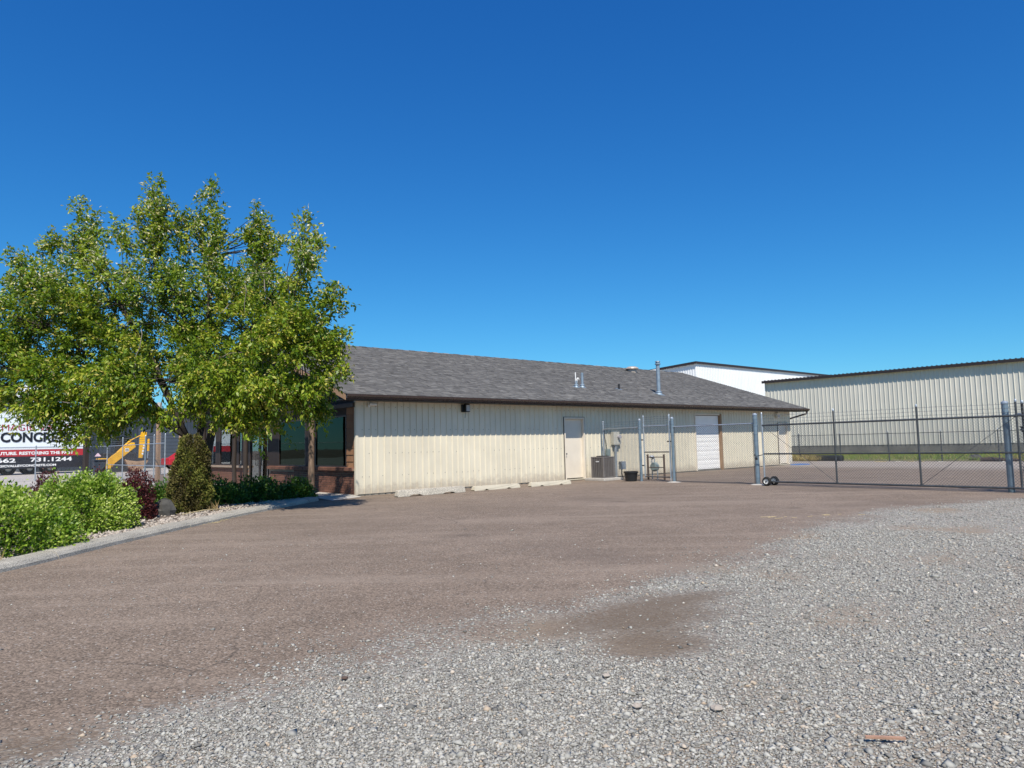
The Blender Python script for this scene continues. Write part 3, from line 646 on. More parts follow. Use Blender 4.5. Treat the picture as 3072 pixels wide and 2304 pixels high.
b = MB(); b.tube([(-.05, -.06, 1.13), (-.08, -.05, 1.35), (-.14, -.04, 1.6), (-.15, -.03, 1.95)], .014, 6); b.build('cable', M['blackp'], t)
t = site('junction_box', 'light blue grey utility box on a pipe right of the air conditioner', 'utility box', 10.75, -.95, 0)
b = MB(); b.box(-.13, .13, -.06, .08, .36, .66); b.build('cabinet', M['galv'], t, bevel=.008)
b = MB(); b.tube([(-.05, 0, .36), (-.06, 0, .2), (.0, 0, .0)], .022, 8); b.build('conduit', M['darksteel'], t)

# air conditioner
b = MB(); b.prism([(-.52, -.50), (.50, -.52), (.52, .46), (-.5, .48)], 'z', 0, .09)
o = b.build('concrete_pad', M['concrete'], None, bevel=.012); o.location = W(9.75, -.85); o.rotation_euler = (0, 0, TH); tag(o, 'low square concrete pad under the air conditioner', 'pad')
t = site('air_conditioner', 'square brownish grey outdoor air conditioner with louvred sides on a concrete pad', 'air conditioner', 9.75, -.85, .09)
hw = .305; H = .78
b = MB(); b.box(-hw + .03, hw - .03, -hw + .03, hw - .03, .03, H - .03); b.build('coil', M['acdark'], t)
b = MB(); b.box(-hw, hw, -hw, hw, 0, .05); b.build('base_pan', M['acgrey'], t, bevel=.008)
b = MB(); b.box(-hw - .01, hw + .01, -hw - .01, hw + .01, H - .045, H); b.build('top_cover', M['acgrey'], t, bevel=.012)
b = MB(); b.lathe([(.23, 0), (.24, .02), (.21, .03), (.06, .035), (0, .035)], (0, 0, H), 24); b.build('fan_guard', M['darksteel'], t)
for sx in (-1, 1):
    for sy in (-1, 1):
        b = MB(); b.box(sx * hw - .028 - sx * .024, sx * hw + .028 - sx * .024, sy * hw - .028 - sy * .024, sy * hw + .028 - sy * .024, .05, H - .045); b.build('corner_post', M['acgrey'], t, bevel=.006)
for side in range(4):
    R = Matrix.Rotation(side * math.pi / 2, 3, 'Z'); b = MB(); z = .075
    while z < H - .06:
        b.add([(-hw + .05, -hw - .004, z), (hw - .05, -hw - .004, z), (hw - .05, -hw + .018, z + .017), (-hw + .05, -hw + .018, z + .017)], [(0, 1, 2, 3)]); z += .026
    for k in range(6):
        x = -hw + .09 + k * (2 * hw - .18) / 5; b.box(x - .008, x + .008, -hw - .008, -hw + .01, .05, H - .045)
    b.rot(R); stuff(b.build('louvres', M['acgrey'], t))
b = MB(); b.box(-hw - .016, -hw - .009, -.10, .06, H - .20, H - .155); b.build('badge', M['badge'], t, bevel=.004)

# parking bumpers
def bumper(s0, s1, t0, mat, label, h=.15, w=.17, skew=0.0):
    L = s1 - s0; r = site('parking_bumper', label, 'parking bumper', (s0 + s1) / 2, t0, 0, skew, 'concrete parking bumpers along the long wall'); hl = L / 2
    out = [(-hl + .02, 0), (-hl + .38, 0), (-hl + .48, .045), (-.46, .045), (-.34, 0), (.34, 0), (.46, .045), (hl - .48, .045), (hl - .38, 0), (hl - .02, 0), (hl, .03), (hl - .03, h - .02), (hl - .06, h), (-hl + .06, h), (-hl + .03, h - .02), (-hl, .03)]
    b = MB(); n = len(out); y = w / 2; vs = [(p[0], -y - .0 * p[1], p[1]) for p in out] + [(p[0], y, p[1]) for p in out]
    for i, p in enumerate(out):
        k = max(0, (p[1] - .05) / h) * .045; vs[i] = (p[0], -y + k, p[1]); vs[n + i] = (p[0], y - k, p[1])
    b.add(vs, [(15, 0, 1, 2, 13, 14), (2, 3, 12, 13)[:4], (3, 4, 5, 6, 11, 12), (6, 7, 10 if False else 11)[:3], (7, 8, 9, 10, 11)] +
          [tuple(n + i for i in q) for q in ((15, 0, 1, 2, 13, 14), (2, 3, 12, 13), (3, 4, 5, 6, 11, 12), (6, 7, 11), (7, 8, 9, 10, 11))] + [(i, (i + 1) % n, n + (i + 1) % n, n + i) for i in range(n)])
    b.build('concrete_beam', mat, r, bevel=.01)
    for sx in (-.62, .62):
        b = MB(); b.cyl((sx * hl, 0, h - .01), (sx * hl, 0, h + .004), .018, .018, 8); b.build('anchor_pin', M['rust'], r)
bumper(.46, 2.84, -1.42, M['bumper'], 'rough grey concrete parking bumper nearest the brick corner', .19, .2, .0)
bumper(3.30, 5.15, -1.28, M['paintb'], 'cream painted parking bumper in the middle of the three', .14, .17, -.03)
bumper(5.60, 7.42, -1.36, M['paintb'], 'cream painted parking bumper nearest the side door', .14, .17, -.03)

# pot
t = site('planter_pot', 'empty black plastic tub beside the fence post', 'tub', 9.62, -2.28)
b = MB(); b.lathe([(0, .01), (.185, .0), (.20, .02), (.235, .30), (.25, .305), (.25, .34), (.235, .345), (.225, .335), (.19, .05), (0, .04)], (0, 0, 0), 28); b.build('tub', M['blackp'], t, smooth=False)
t2 = MB(); t2.lathe([(.236, .285), (.258, .29), (.26, .345), (.238, .35)], (0, 0, 0), 28); t2.build('rim', M['blackp'], t)

# ------------------------------------------------------------------ chain-link fences
def mesh_panel(name, P0, P1, z0, z1, parent, r=.0038, step=.072):
    """diagonal wires between two plan points (parent space)"""
    P0 = Vector((P0[0], P0[1], 0)); P1 = Vector((P1[0], P1[1], 0)); L = (P1 - P0).length; dv = (P1 - P0) / L; H = z1 - z0; b = MB()
    for sg in (1, -1):
        k = -H if sg > 0 else 0.0; end = L if sg > 0 else L + H
        while k < end:
            a0, h0, a1, h1 = k, 0.0, k + sg * H, H
            if sg > 0:
                if a0 < 0: h0 = -a0; a0 = 0
                if a1 > L: h1 = H - (a1 - L); a1 = L
            else:
                if a0 > L: h0 = a0 - L; a0 = L
                if a1 < 0: h1 = H + a1; a1 = 0
            if h1 - h0 > .02:
                off = Vector((-dv.y, dv.x, 0)) * (.002 * sg)
                b.cyl(P0 + dv * a0 + off + Vector((0, 0, z0 + h0)), P0 + dv * a1 + off + Vector((0, 0, z0 + h1)), r, r, 3, False)
            k += step
    return stuff(b.build(name, M['wire'], parent))
def pole(parent, x, y, z0, z1, r, mat, name='post', cap=True, bands=()):
    b = MB(); b.cyl((x, y, z0), (x, y, z1), r, r, 14); o = b.build(name, mat, parent, smooth=False)
    if cap: c = MB(); c.lathe([(0, .05), (r * .6, .042), (r * 1.08, .012), (r * 1.12, -.02), (r * 1.02, -.025)], (x, y, z1), 14); c.build('post_cap', M['galv'], o)
    for z in bands: c = MB(); c.cyl((x, y, z - .014), (x, y, z + .014), r + .006, r + .006, 14); c.build('band', mat, o)
    return o
def rail(parent, P, Q, r, mat, name='rail'):
    b = MB(); b.cyl(P, Q, r, r, 10); return b.build(name, mat, parent)
def barbs(parent, P, Q, zs, r=.0035):
    for z in zs:
        b = MB(); P_ = Vector((P[0], P[1], z)); Q_ = Vector((Q[0], Q[1], z)); n = max(4, int((Q_ - P_).length / .5)); pts = []
        for k in range(n + 1): p = P_.lerp(Q_, k / n); pts.append((p.x, p.y, p.z - .02 * math.sin(math.pi * ((k * 2.0 / n) % 1.0)) + rnd.uniform(-.004, .004)))
        b.tube(pts, r, 4); k = 0.1
        L = (Q_ - P_).length
        while k < L:
            p = P_.lerp(Q_, k / L); b.cyl((p.x, p.y, p.z - .025), (p.x + .015, p.y, p.z + .02), .003, .003, 3, False); b.cyl((p.x + .012, p.y, p.z - .022), (p.x, p.y, p.z + .022), .003, .003, 3, False); k += .13
        b.build('barbed_wire', M['wire'], parent)

FS = 9.8
# panel from the building to the walk gate
t = site('chain_link_fence', 'short chain link fence panel from the building wall to the walk gate', 'fence', FS, 0, group='chain link fencing of the yard')
pole(t, .65, -.3, 0, 2.18, .030, M['galv']); pole(t, 0, -2.6, 0, 2.16, .048, M['galvb'], bands=(.3, .75, 1.2, 1.5, 1.84, 1.95, 2.02))
rail(t, (.61, -.36, 1.90), (.02, -2.55, 1.90), .021, M['galv']); mesh_panel('chain_link_mesh', (.62, -.35), (.02, -2.55), .03, 1.88, t); barbs(t, (.65, -.3), (0, -2.6), (1.97, 2.05, 2.13))
# walk gate
t = site('walk_gate', 'narrow chain link walk gate standing closed behind the black tub', 'gate', FS + .03, -2.68, group=None)
for y in (-.07, -1.19): pole(t, 0, y, .12, 2.27, .021, M['galv'], 'stile', True)
for z, m in ((1.93, 'galv'), (1.02, 'galvd'), (.16, 'galvd')): rail(t, (0, -.07, z), (0, -1.19, z), .020, M[m])
mesh_panel('chain_link_mesh', (.0, -.08), (.0, -1.18), .17, 1.92, t); barbs(t, (0, -.07), (0, -1.19), (2.02, 2.10, 2.18, 2.25))
for z in (1.45, .55): b = MB(); b.box(-.03, .03, -.06, .06, z - .02, z + .02); b.build('hinge', M['darksteel'], t)
b = MB(); b.box(-.05, -.02, -1.32, -1.1, 1.36, 1.40); b.build('latch', M['darksteel'], t)
# panel between walk gate and sliding gate
t = site('chain_link_fence', 'chain link fence panel between the walk gate and the sliding gate', 'fence', FS, -4.0, group='chain link fencing of the yard')
pole(t, 0, 0, 0, 2.16, .055, M['galvb'], bands=(.35, .8, 1.2, 1.6, 1.85, 1.98, 2.06)); pole(t, -.10, .06, .05, 2.24, .016, M['galv'], 'barb_arm', True)
pole(t, -.02, -3.11, -.02, 2.14, .066, M['galvb'], bands=(.22, .6, 1.35, 1.55, 1.8, 1.9, 2.0))
rail(t, (0, -.05, 1.87), (0, -3.06, 1.87), .021, M['galv']); rail(t, (0, -.05, .03), (0, -3.06, .03), .006, M['galvd'], 'tension_wire')
b = MB(); b.cyl((0, -3.0, .04), (0, -3.0, 1.86), .009, .009, 6); b.cyl((0, -.09, .04), (0, -.09, 1.86), .009, .009, 6); b.build('tension_bar', M['galvd'], t)
mesh_panel('chain_link_mesh', (.0, -.06), (.0, -3.04), .03, 1.86, t)
for y in (.0, -3.11):
    b = MB(); b.lathe([(0, .03), (.16, .02), (.24, .0)], (0, y, .0), 14); b.build('footing', M['concrete'], t)
# cantilever sliding gate
t = site('sliding_gate', 'wide chain link sliding gate with barbed wire and a pair of wheels', 'gate', FS - .17, 0)
for y, nm in ((-7.42, 'stile'), (-9.6, 'stile'), (-11.75, 'stile'), (-13.9, 'stile'), (-16.4, 'stile')): pole(t, 0, y, .11, 2.15, .024, M['galvd'] if y < -8 else M['galv'], nm, True)
for z, r in ((1.80, .026), (.94, .024), (.11, .028)): rail(t, (0, -7.42, z), (0, -16.4, z), r, M['galvd'])
rail(t, (0, -7.44, 1.78), (0, -9.58, .14), .006, M['galvd'], 'brace_rod'); rail(t, (0, -13.88, 1.78), (0, -11.77, .14), .006, M['galvd'], 'brace_rod')
mesh_panel('chain_link_mesh', (0, -7.44), (0, -16.38), .12, 1.84, t); barbs(t, (0, -7.42), (0, -16.4), (1.90, 2.0, 2.10))
for x in (-.24, .20):
    w = MB(); w.lathe([(.072, -.046), (.10, -.055), (.125, -.045), (.135, -.02), (.135, .02), (.125, .045), (.10, .055), (.072, .046)], (0, 0, 0), 28); R = Matrix.Rotation(math.pi / 2, 3, 'Y') ; w.rot(R); w.move((x, -7.62 - .0, .135))
    o = w.build('wheel', M['tyre'], t, smooth=True)
    w = MB(); w.lathe([(0, -.03), (.035, -.034), (.06, -.030), (.075, -.050), (.075, .050), (.06, .030), (.035, .034), (0, .03)], (0, 0, 0), 24); w.rot(R); w.move((x, -7.62, .135)); w.build('rim', M['rim'], o)
    w = MB(); w.cyl((x - .06, -7.62, .135), (x + .06, -7.62, .135), .02, .02, 10); w.build('hub', M['darksteel'], o)
b = MB(); b.cyl((-.30, -7.62, .135), (.26, -7.62, .135), .012, .012, 8); b.box(-.12, .12, -7.66, -7.44, .14, .165); b.build('axle', M['galv'], t)
t = site('gate_latch', 'dark chain and padlock holding the sliding gate to its left post', 'lock', FS - .12, -7.24, .9)
b = MB(); b.tube([(.05, .15, .03), (-.06, .12, .0), (-.10, .02, -.03), (-.08, -.10, .0), (-.04, -.18, .02)], .014, 6); b.build('chain', M['galvd'], t)
b = MB(); b.box(-.11, -.07, -.0, .07, -.14, -.06); b.build('padlock', M['darksteel'], t, bevel=.006)
# right post with roller guides and the fence beyond it
t = site('gate_post', 'thick bluish steel post at the right end of the sliding gate', 'post', FS, -13.64)
pole(t, 0, 0, -.02, 2.12, .072, M['galvb'], bands=(.42, 1.28, 1.55, 1.9, 2.0))
t = site('roller_post', 'dark pipe post with two gate rollers at the right edge of the picture', 'post', FS - .02, -13.98)
pole(t, .05, .0, .05, 2.12, .028, M['darksteel']); pole(t, .05, -.10, .3, 1.75, .018, M['darksteel'], 'guide_pipe', False)
for z in (1.5, .56):
    w = MB(); w.lathe([(.02, -.05), (.085, -.05), (.085, -.035), (.055, -.01), (.055, .01), (.085, .035), (.085, .05), (.02, .05)], (-.06, -.02, z), 20)
    w.build('roller', M['galvd'], t); b = MB(); b.box(-.09, .06, -.05, .02, z - .09, z - .055); b.build('roller_bracket', M['darksteel'], t)
t = site('chain_link_fence', 'chain link fence leaving the right side of the picture beyond the gate post', 'fence', FS + .12, -13.7, group='chain link fencing of the yard')
pole(t, 0, -3.0, 0, 2.1, .04, M['galvb']); rail(t, (0, -.1, 1.84), (0, -6, 1.84), .021, M['galv']); mesh_panel('chain_link_mesh', (.0, -.1), (.0, -6), .03, 1.83, t); barbs(t, (0, 0), (0, -6), (1.95, 2.03, 2.10))

# gas meter set behind the walk gate
t = site('gas_meter', 'grey round gas meter with pipes behind the walk gate', 'gas meter', 10.9, -2.35)
b = MB(); b.lathe([(0, -.10), (.12, -.10), (.17, -.05), (.17, .05), (.12, .10), (0, .10)], (0, 0, 0), 20); b.rot(Matrix.Rotation(math.pi / 2, 3, 'Y')); b.move((0, 0, .46)); b.build('meter_body', M['meterb'], t)
b = MB(); b.tube([(0, .12, .0), (0, .12, .75), (0, 0, .78), (0, 0, .6)], .022, 8); b.tube([(0, -.12, .0), (0, -.12, .58), (0, -.02, .6)], .022, 8); b.lathe([(0, .06), (.06, .05), (.10, 0), (.06, -.04), (0, -.05)], (0, .12, .82), 14); b.build('pipework', M['galv'], t)
t = site('pipe_guard', 'rusty pipe guard rail around the gas meter', 'guard rail', 10.7, -2.55)
for y in (.35, -.38): b = MB(); b.cyl((0, y, 0), (0, y, .92), .036, .036, 10); b.build('post', M['rust'], t)
for z in (.82, .45): b = MB(); b.cyl((0, .35, z), (0, -.38, z), .016, .016, 8); b.build('rail', M['rust'], t)

# ------------------------------------------------------------------ neighbouring warehouses (same site grid)
def shed_wall(parent, origin, rotz, length, z0, z1, mat, rib, name='wall_panel', hgt=.042, top=.03, base=.085, slope=0.0):
    """row of ribbed sheets along local x from origin"""
    fr = Matrix.Translation(origin) @ Matrix.Rotation(rotz, 4, 'Z'); x = 0.0; k = 0; first = None
    while x < length - .01:
        e = min(x + rib * 3, length); o = panel(x, e, z0, z1 + slope * x, mat, parent, rib, hgt, base, top, rib * .5, name, .002 * (k % 2)); o.matrix_local = fr; x = e; k += 1
wh = thing('warehouse', 'tall pale ribbed steel warehouse filling the right background', 'warehouse', W(44, 11.6), TH - math.pi / 2)
# local x runs along -t, local y along +s
WL, WE = 30.0, 6.0
shed_wall(wh, (0, 0, 0), 0, WL, .76, WE, M['shop'], .305)
b = MB(); b.box(-.0, WL, .02, .3, -.2, .77); b.build('foundation', M['founda'], wh)
b = MB(); b.box(0, .1, .32, 24, 0, WE); b.box(0, WL, 24, 24.1, 0, WE); b.build('rear_wall', M['shop'], wh)
b = MB(); b.add([(-.15, -.28, WE + .10), (WL, -.28, WE + .10), (WL, 12, WE + 1.1), (-.15, 12, WE + 1.1), (-.15, 24.2, WE + .1), (WL, 24.2, WE + .1)], [(0, 1, 2, 3), (3, 2, 5, 4)])
wr = b.build('roof', M['shop'], wh)
b = MB(); b.box(-.16, WL, -.32, -.28, WE - .08, WE + .12); b.build('eave_trim', M['brown'], wr)
b = MB(); b.box(-.14, WL, -.28, .0, WE - .03, WE - .012); b.build('soffit', M['shop'], wr)
b = MB(); k = .1
while k < WL: b.prism([(k - .05, WE + .12), (k - .02, WE + .165), (k + .02, WE + .165), (k + .05, WE + .12)], 'y', -.31, -.1); k += .305
stuff(b.build('roof_ribs', M['brown'], wr))
b = MB(); b.box(-.05, .03, -.045, .02, .76, WE); b.build('corner_trim', M['shop'], wh)

ww = thing('white_warehouse', 'bright white steel warehouse with dark roof edge behind the office roof', 'warehouse', W(53.9, 25), TH)
shed_wall(ww, (0, 0, 0), 0, 42, .0, 9.5, M['white'], .305)
shed_wall(ww, (0, 24, 0), -math.pi / 2, 24, .0, 8.25, M['white'], .305, slope=.052)
b = MB(); b.add([(-.2, -.14, 9.70), (42.5, -.14, 9.70), (42.5, 24.5, 8.4), (-.2, 24.5, 8.4), (-.2, -.14, 9.52), (42.5, -.14, 9.52), (42.5, 24.5, 8.22), (-.5, 24.5, 8.22)], [(0, 1, 2, 3), (4, 7, 6, 5), (0, 4, 5, 1), (0, 3, 7, 4), (1, 5, 6, 2), (2, 6, 7, 3)])
r2 = b.build('roof', M['white'], ww)
b = MB(); b.box(-.25, 42.5, -.20, -.14, 9.50, 9.74); b.build('eave_trim', M['brown'], r2)
b = MB(); b.add([(-.26, -.20, 9.74), (-.26, 24.5, 8.44), (-.26, 24.5, 8.20), (-.26, -.20, 9.50), (-.2, -.20, 9.74), (-.2, 24.5, 8.44), (-.2, 24.5, 8.20), (-.2, -.20, 9.50)], [(0, 1, 2, 3), (7, 6, 5, 4), (0, 4, 5, 1), (3, 2, 6, 7), (0, 3, 7, 4)]); b.build('rake_trim', M['brown'], r2)

# ------------------------------------------------------------------ back fence, grass verge and litter
t = site('chain_link_fence', 'low chain link fence along the grass strip before the pale warehouse', 'fence', 31, 0, group='chain link fencing of the yard')
for y in (7.5, 4.9, 2.35, -.1, -2.75, -5.35, -7.9, -10.5, -13): pole(t, 0, y, 0, 1.62, .028, M['galvd'])
rail(t, (0, 8, 1.52), (0, -13, 1.52), .018, M['galvd']); mesh_panel('chain_link_mesh', (0, 8), (0, -13), .03, 1.5, t, .0022, .09)
def blades(n, fx, tone_rng, L, Wd, mat, name, up=1.0, lean=.35):
    P = fx(n); D = np.stack([rng.normal(0, lean, n), rng.normal(0, lean, n), np.full(n, up)], -1); D /= np.linalg.norm(D, axis=1)[:, None]
    return leaf_mesh(name, P, D, rng.uniform(*L, n), Wd, rng.uniform(*tone_rng, n), mat)
def leaf_mesh(name, P, D, L, wratio, tone, mat, cup=.12, droop=0.0, face=.0):
    n = len(P); R = rng.normal(size=(n, 3)) + face * np.array([.1, -.62, .78]); S = np.cross(D, R); S /= np.maximum(np.linalg.norm(S, axis=1), 1e-6)[:, None]; Nn = np.cross(S, D)
    L = np.asarray(L)[:, None]; Wd = L * wratio
    mid = P + D * L * .48; a = mid + S * Wd * .5 + Nn * Wd * cup; c = mid - S * Wd * .5 + Nn * Wd * cup; tip = P + D * L - Nn * L * .10; tip[:, 2] -= droop * L[:, 0]
    V = np.stack([P, a, tip, c], 1).reshape(-1, 3); F = np.arange(n * 4).reshape(n, 4)
    return np_mesh(name, V, F, mat, tone)
def strip(s0, s1, t0, t1, z=0.0):
    def f(n):
        s = rng.uniform(s0, s1, n); q = rng.uniform(t0, t1, n); return np.stack([AX + DV.x * s + NV.x * q, AY + DV.y * s + NV.y * q, np.full(n, z)], -1)
    return f
b = MB(); b.add([W(31.3, 16, .012), W(31.6, -22, .012), W(43.9, -22, .05), W(43.9, 16, .05)], [(0, 1, 2, 3)]); tag(b.build('grass_verge', PM('verge_soil', (.22, .20, .09), .95, 0, .45, .8)), kind='structure')
stuff(tag(link('grass', blades(30000, strip(31.3, 43.5, -18, 14, .02), (.1, 1.05), (.12, .34), .09, M['grass_leaf'], 'grass')), 'green weedy grass strip in front of the pale warehouse', 'grass'))
for (s, q, k, lb) in ((30.9, 4.2, .55, 'clump of dry tan grass beside the office corner'), (31.2, 2.2, .6, 'larger clump of dry tan grass left of the black culvert pipe'), (32.2, -9.5, .7, 'dry tan weed clump behind the right gate post')):
    def f(n, s=s, q=q, k=k): 
        a = rng.normal(0, k * .6, n); c = rng.normal(0, k, n); return np.stack([AX + DV.x * (s + a) + NV.x * (q + c), AY + DV.y * (s + a) + NV.y * (q + c), np.zeros(n)], -1)
    tag(link('dry_grass', blades(900, f, (.9, 1.0), (.25, .6), .05, M['grass_leaf'], 'dry_grass', 1.0, .5)), lb, 'dry grass', 'dry grass clumps')
t = site('culvert_pipe', 'black plastic culvert pipe lying at the grass edge', 'pipe', 31.4, 1.1, .0)
b = MB(); 
for k in range(26):
    y = 1.2 - k * .09; b.cyl((0, y, .17), (0, y - .06, .17), .17, .17, 16); b.cyl((0, y - .06, .17), (0, y - .09, .17), .15, .15, 16)
b.build('corrugated_pipe', M['blackp'], t)
def boulder(name, label, loc, r, mat, cat='rock', flat=.7, group=None, seed=0):
    q = np.random.default_rng(seed); b = MB(); n, m = 9, 6; vs = []
    for i in range(m + 1):
        ph = math.pi * i / m
        for j in range(n): th = 2 * math.pi * j / n; k = r * (1 + q.uniform(-.18, .18)); vs.append((k * math.sin(ph) * math.cos(th) * 1.2, k * math.sin(ph) * math.sin(th), k * math.cos(ph) * flat))
    b.add(vs, [(i * n + j, i * n + (j + 1) % n, (i + 1) * n + (j + 1) % n, (i + 1) * n + j) for i in range(m) for j in range(n)])
    o = b.build(name, mat); o.location = loc; return tag(o, label, cat, group)
boulder('rubble_rock', 'dark rounded rock at the grass edge seen through the gate', W(32.6, -6.4, .12), .28, M['stone'], seed=4)
b = MB(); b.limb([(0, 0, .1), (.5, .04, .11), (1.1, -.03, .09), (1.6, .05, .08)], [.10, .11, .09, .06], 8); o = b.build('rotten_log', M['rust']); o.location = W(31.3, -7.0); o.rotation_euler = (0, 0, TH - math.pi / 2); tag(o, 'short dark rotten log on the pale dirt beyond the gate', 'log')
for k, (s, q, a, L) in enumerate(((30.6, -3.3, .3, .5), (30.4, -4.6, 1.2, .4), (30.3, -5.5, .1, .35), (30.8, -3.9, 2.0, .3), (30.4, -8.2, .6, .45), (30.2, -2.6, 2.6, .6))):
    b = MB(); b.box(-L / 2, L / 2, -.05, .05, .0, .03); o = b.build('board_scrap', M['straw'] if k % 2 else M['concrete']); o.location = W(s, q); o.rotation_euler = (rnd.uniform(-.05, .05), rnd.uniform(-.05, .05), a)
    tag(o, ('tan wood scrap' if k % 2 else 'whitish wood scrap') + (' at the grass edge, left half of the gate view', ' at the grass edge, between the two inner gate stiles', ' at the grass edge, just left of the second gate stile', ' close behind its neighbour at the grass edge', ' at the grass edge, right of the dark rock', ' at the grass edge, nearest the black culvert pipe')[k], 'wood scrap', 'wood scraps along the grass edge')
b = MB(); vs = []; n = 14
for i in range(n):
    a = 2 * math.pi * i / n; k = 1 + rnd.uniform(-.2, .2); vs.append((.62 * k * math.cos(a), .42 * k * math.sin(a), .012 + rnd.uniform(0, .03)))
b.add(vs + [(0, 0, .06)] + [(v[0], v[1], 0) for v in vs], [(i, (i + 1) % n, n) for i in range(n)] + [(i, n + 1 + i, n + 1 + (i + 1) % n, (i + 1) % n) for i in range(n)])
o = b.build('tarp', M['bluemat']); o.location = W(25.5, -.45); o.rotation_euler = (0, 0, TH); tag(o, 'crumpled blue tarp on the ground at the far corner of the office', 'tarp')

# ------------------------------------------------------------------ left background
tr = thing('trailer', 'long white box trailer with red and black lettering panel behind the tree', 'trailer', W(-12.5, 44), TH)
TL = 13.45
b = MB(); b.box(0, TL, .0, 2.5, 1.82, 4.45); b.build('box_body', M['signwhite'], tr, bevel=.03)
for z in (2.02, 3.0, 4.17): b = MB(); b.box(0, TL, -.018, 0, z - .012, z + .012); b.build('panel_seam', M['galv'], tr)
b = MB(); b.box(0, TL + .02, -.02, .3, 1.345, 1.82); b.build('red_panel', M['red'], tr)
b = MB(); b.box(0, TL + .02, -.024, .3, .45, 1.343); b.build('black_panel', M['signblack'], tr)
b = MB(); b.box(.4, TL - .4, .3, 2.3, .7, 1.8); b.build('chassis', M['darksteel'], tr)
def text(body, x, z, h, mat, width=None, y=-.03, bold=0.0, name='lettering', italic=0.0):
    c = bpy.data.curves.new(name, 'FONT'); c.body = body; c.size = h / .70; c.extrude = .004; c.offset = bold; c.shear = italic; c.materials.append(mat); c.align_x = 'LEFT'; c.resolution_u = 3
    o = bpy.data.objects.new(name, c); COL.objects.link(o); o.parent = tr; o.rotation_euler = (math.pi / 2, 0, 0); o.location = (x, y, z)
    if width:
        bpy.context.view_layer.update(); w = o.dimensions.x; o.scale = (width / max(w, .01), 1, 1)
    bpy.context.view_layer.update(); me = bpy.data.meshes.new_from_object(o.evaluated_get(bpy.context.evaluated_depsgraph_get()))
    q = link(name, me, tr, loc=o.location); q.rotation_euler = o.rotation_euler; q.scale = o.scale; bpy.data.objects.remove(o); return q
X0 = 12.5 - 4.4                                                   # local x at the left edge of the picture
text('MAGIC VALLEY', X0 - .0, 3.22, .46, M['textred'], 4.55, bold=-.004)
text('CONCRETE', X0 - .02, 2.42, .66, M['signblack'], 4.45, bold=.035)
text('THE FUTURE. RESTORING THE PAST', X0 - 1.0, 1.47, .21, M['textwhite'], 5.55, bold=.012)
text('662', X0 - .22, .93, .28, M['textwhite'], 1.15, bold=.012); text('731.1244', X0 + 1.82, .95, .28, M['textwhite'], 2.62, bold=.012)
text('MAGICVALLEYCONCRETE.COM', X0 - .42, .60, .15, M['textwhite'], 3.85, bold=.008)
for x in (2.2, 3.4, X0 + .55, X0 + 1.85, X0 + 3.1):
    for y in (.35, 2.15):
        w = MB(); w.lathe([(.2, -.13), (.40, -.14), (.46, -.10), (.46, .10), (.40, .14), (.2, .13), (.2, -.13)], (0, 0, 0), 22); w.rot(Matrix.Rotation(math.pi / 2, 3, 'X')); w.move((x, y, .46)); o = w.build('wheel', M['tyre'], tr)
        w = MB(); w.lathe([(0, .06), (.1, .07), (.19, .03), (.21, .12), (.21, -.12), (0, -.1)], (0, 0, 0), 18); w.rot(Matrix.Rotation(math.pi / 2, 3, 'X')); w.move((x, y, .46)); w.build('rim', M['rim'], o)

ex = thing('excavator', 'yellow digger with folded arm and worn bucket resting on the ground', 'excavator', W(1.6, 40.6), TH - .05); ex.scale = (1.12, 1.0, 1.08)
def beam(b, pts, w, y0, y1): b.prism(pts, 'y', y0, y1)
b = MB(); b.prism([(.10, .42), (.42, .40), (.55, .62), (1.78, 1.72), (1.70, 2.02), (1.52, 2.05), (.36, 1.12), (.12, .82)], 'y', -.18, .18); b.build('boom', M['yellow'], ex, bevel=.02)
b = MB(); b.prism([(1.98, .92), (2.20, .92), (2.42, 2.25), (2.45, 2.72), (2.28, 2.80), (2.12, 2.75), (2.02, 2.30)], 'y', -.12, .12); b.build('dipper', M['yellow'], ex, bevel=.02)
b = MB(); b.prism([(1.14, .84), (1.32, .95), (2.44, .90), (2.54, .74), (2.16, .12), (1.98, .02), (1.52, .02), (1.30, .42)], 'y', -.32, .32); bk = b.build('bucket', M['bucket'], ex, bevel=.02)
b = MB(); b.prism([(1.18, .86), (1.32, .98), (2.46, .94), (2.52, .80), (1.8, .74)], 'y', -.335, .335); b.build('bucket_lip', M['darksteel'], bk)
b = MB(); b.cyl((2.56, -.02, 1.42), (2.58, -.02, 2.28), .075, .075, 12); o = b.build('hydraulic_cylinder', M['yellow'], ex); b = MB(); b.cyl((2.52, -.02, .88), (2.56, -.02, 1.42), .028, .028, 8); b.build('piston_rod', M['galv'], o)
b = MB(); b.cyl((.7, -.02, 1.35), (1.5, -.02, 2.2), .07, .07, 12); b.cyl((1.5, -.02, 2.2), (2.2, -.02, 2.6), .03, .03, 8); b.build('hydraulic_cylinder', M['yellow'], ex)
b = MB(); b.prism([(-.55, .30), (.28, .26), (.34, .52), (.20, .98), (-.45, .98), (-.6, .6)], 'y', -.5, .5); b.build('swing_frame', M['yellow'], ex, bevel=.03)
b = MB(); b.prism([(-2.6, .55), (-.5, .55), (-.5, 1.35), (-2.5, 1.35)], 'y', -.7, .7); b.move((2.6, 2.2, 0)); b.build('body', M['darksteel'], ex, bevel=.05)  # body coloured dark in place of the shade behind the boom
b = MB(); b.prism([(-1.9, 1.36), (-.7, 1.36), (-.85, 2.5), (-1.8, 2.5)], 'y', -.6, .6); b.move((2.6, 2.2, 0)); b.build('cab', M['carglass'], ex, bevel=.04)
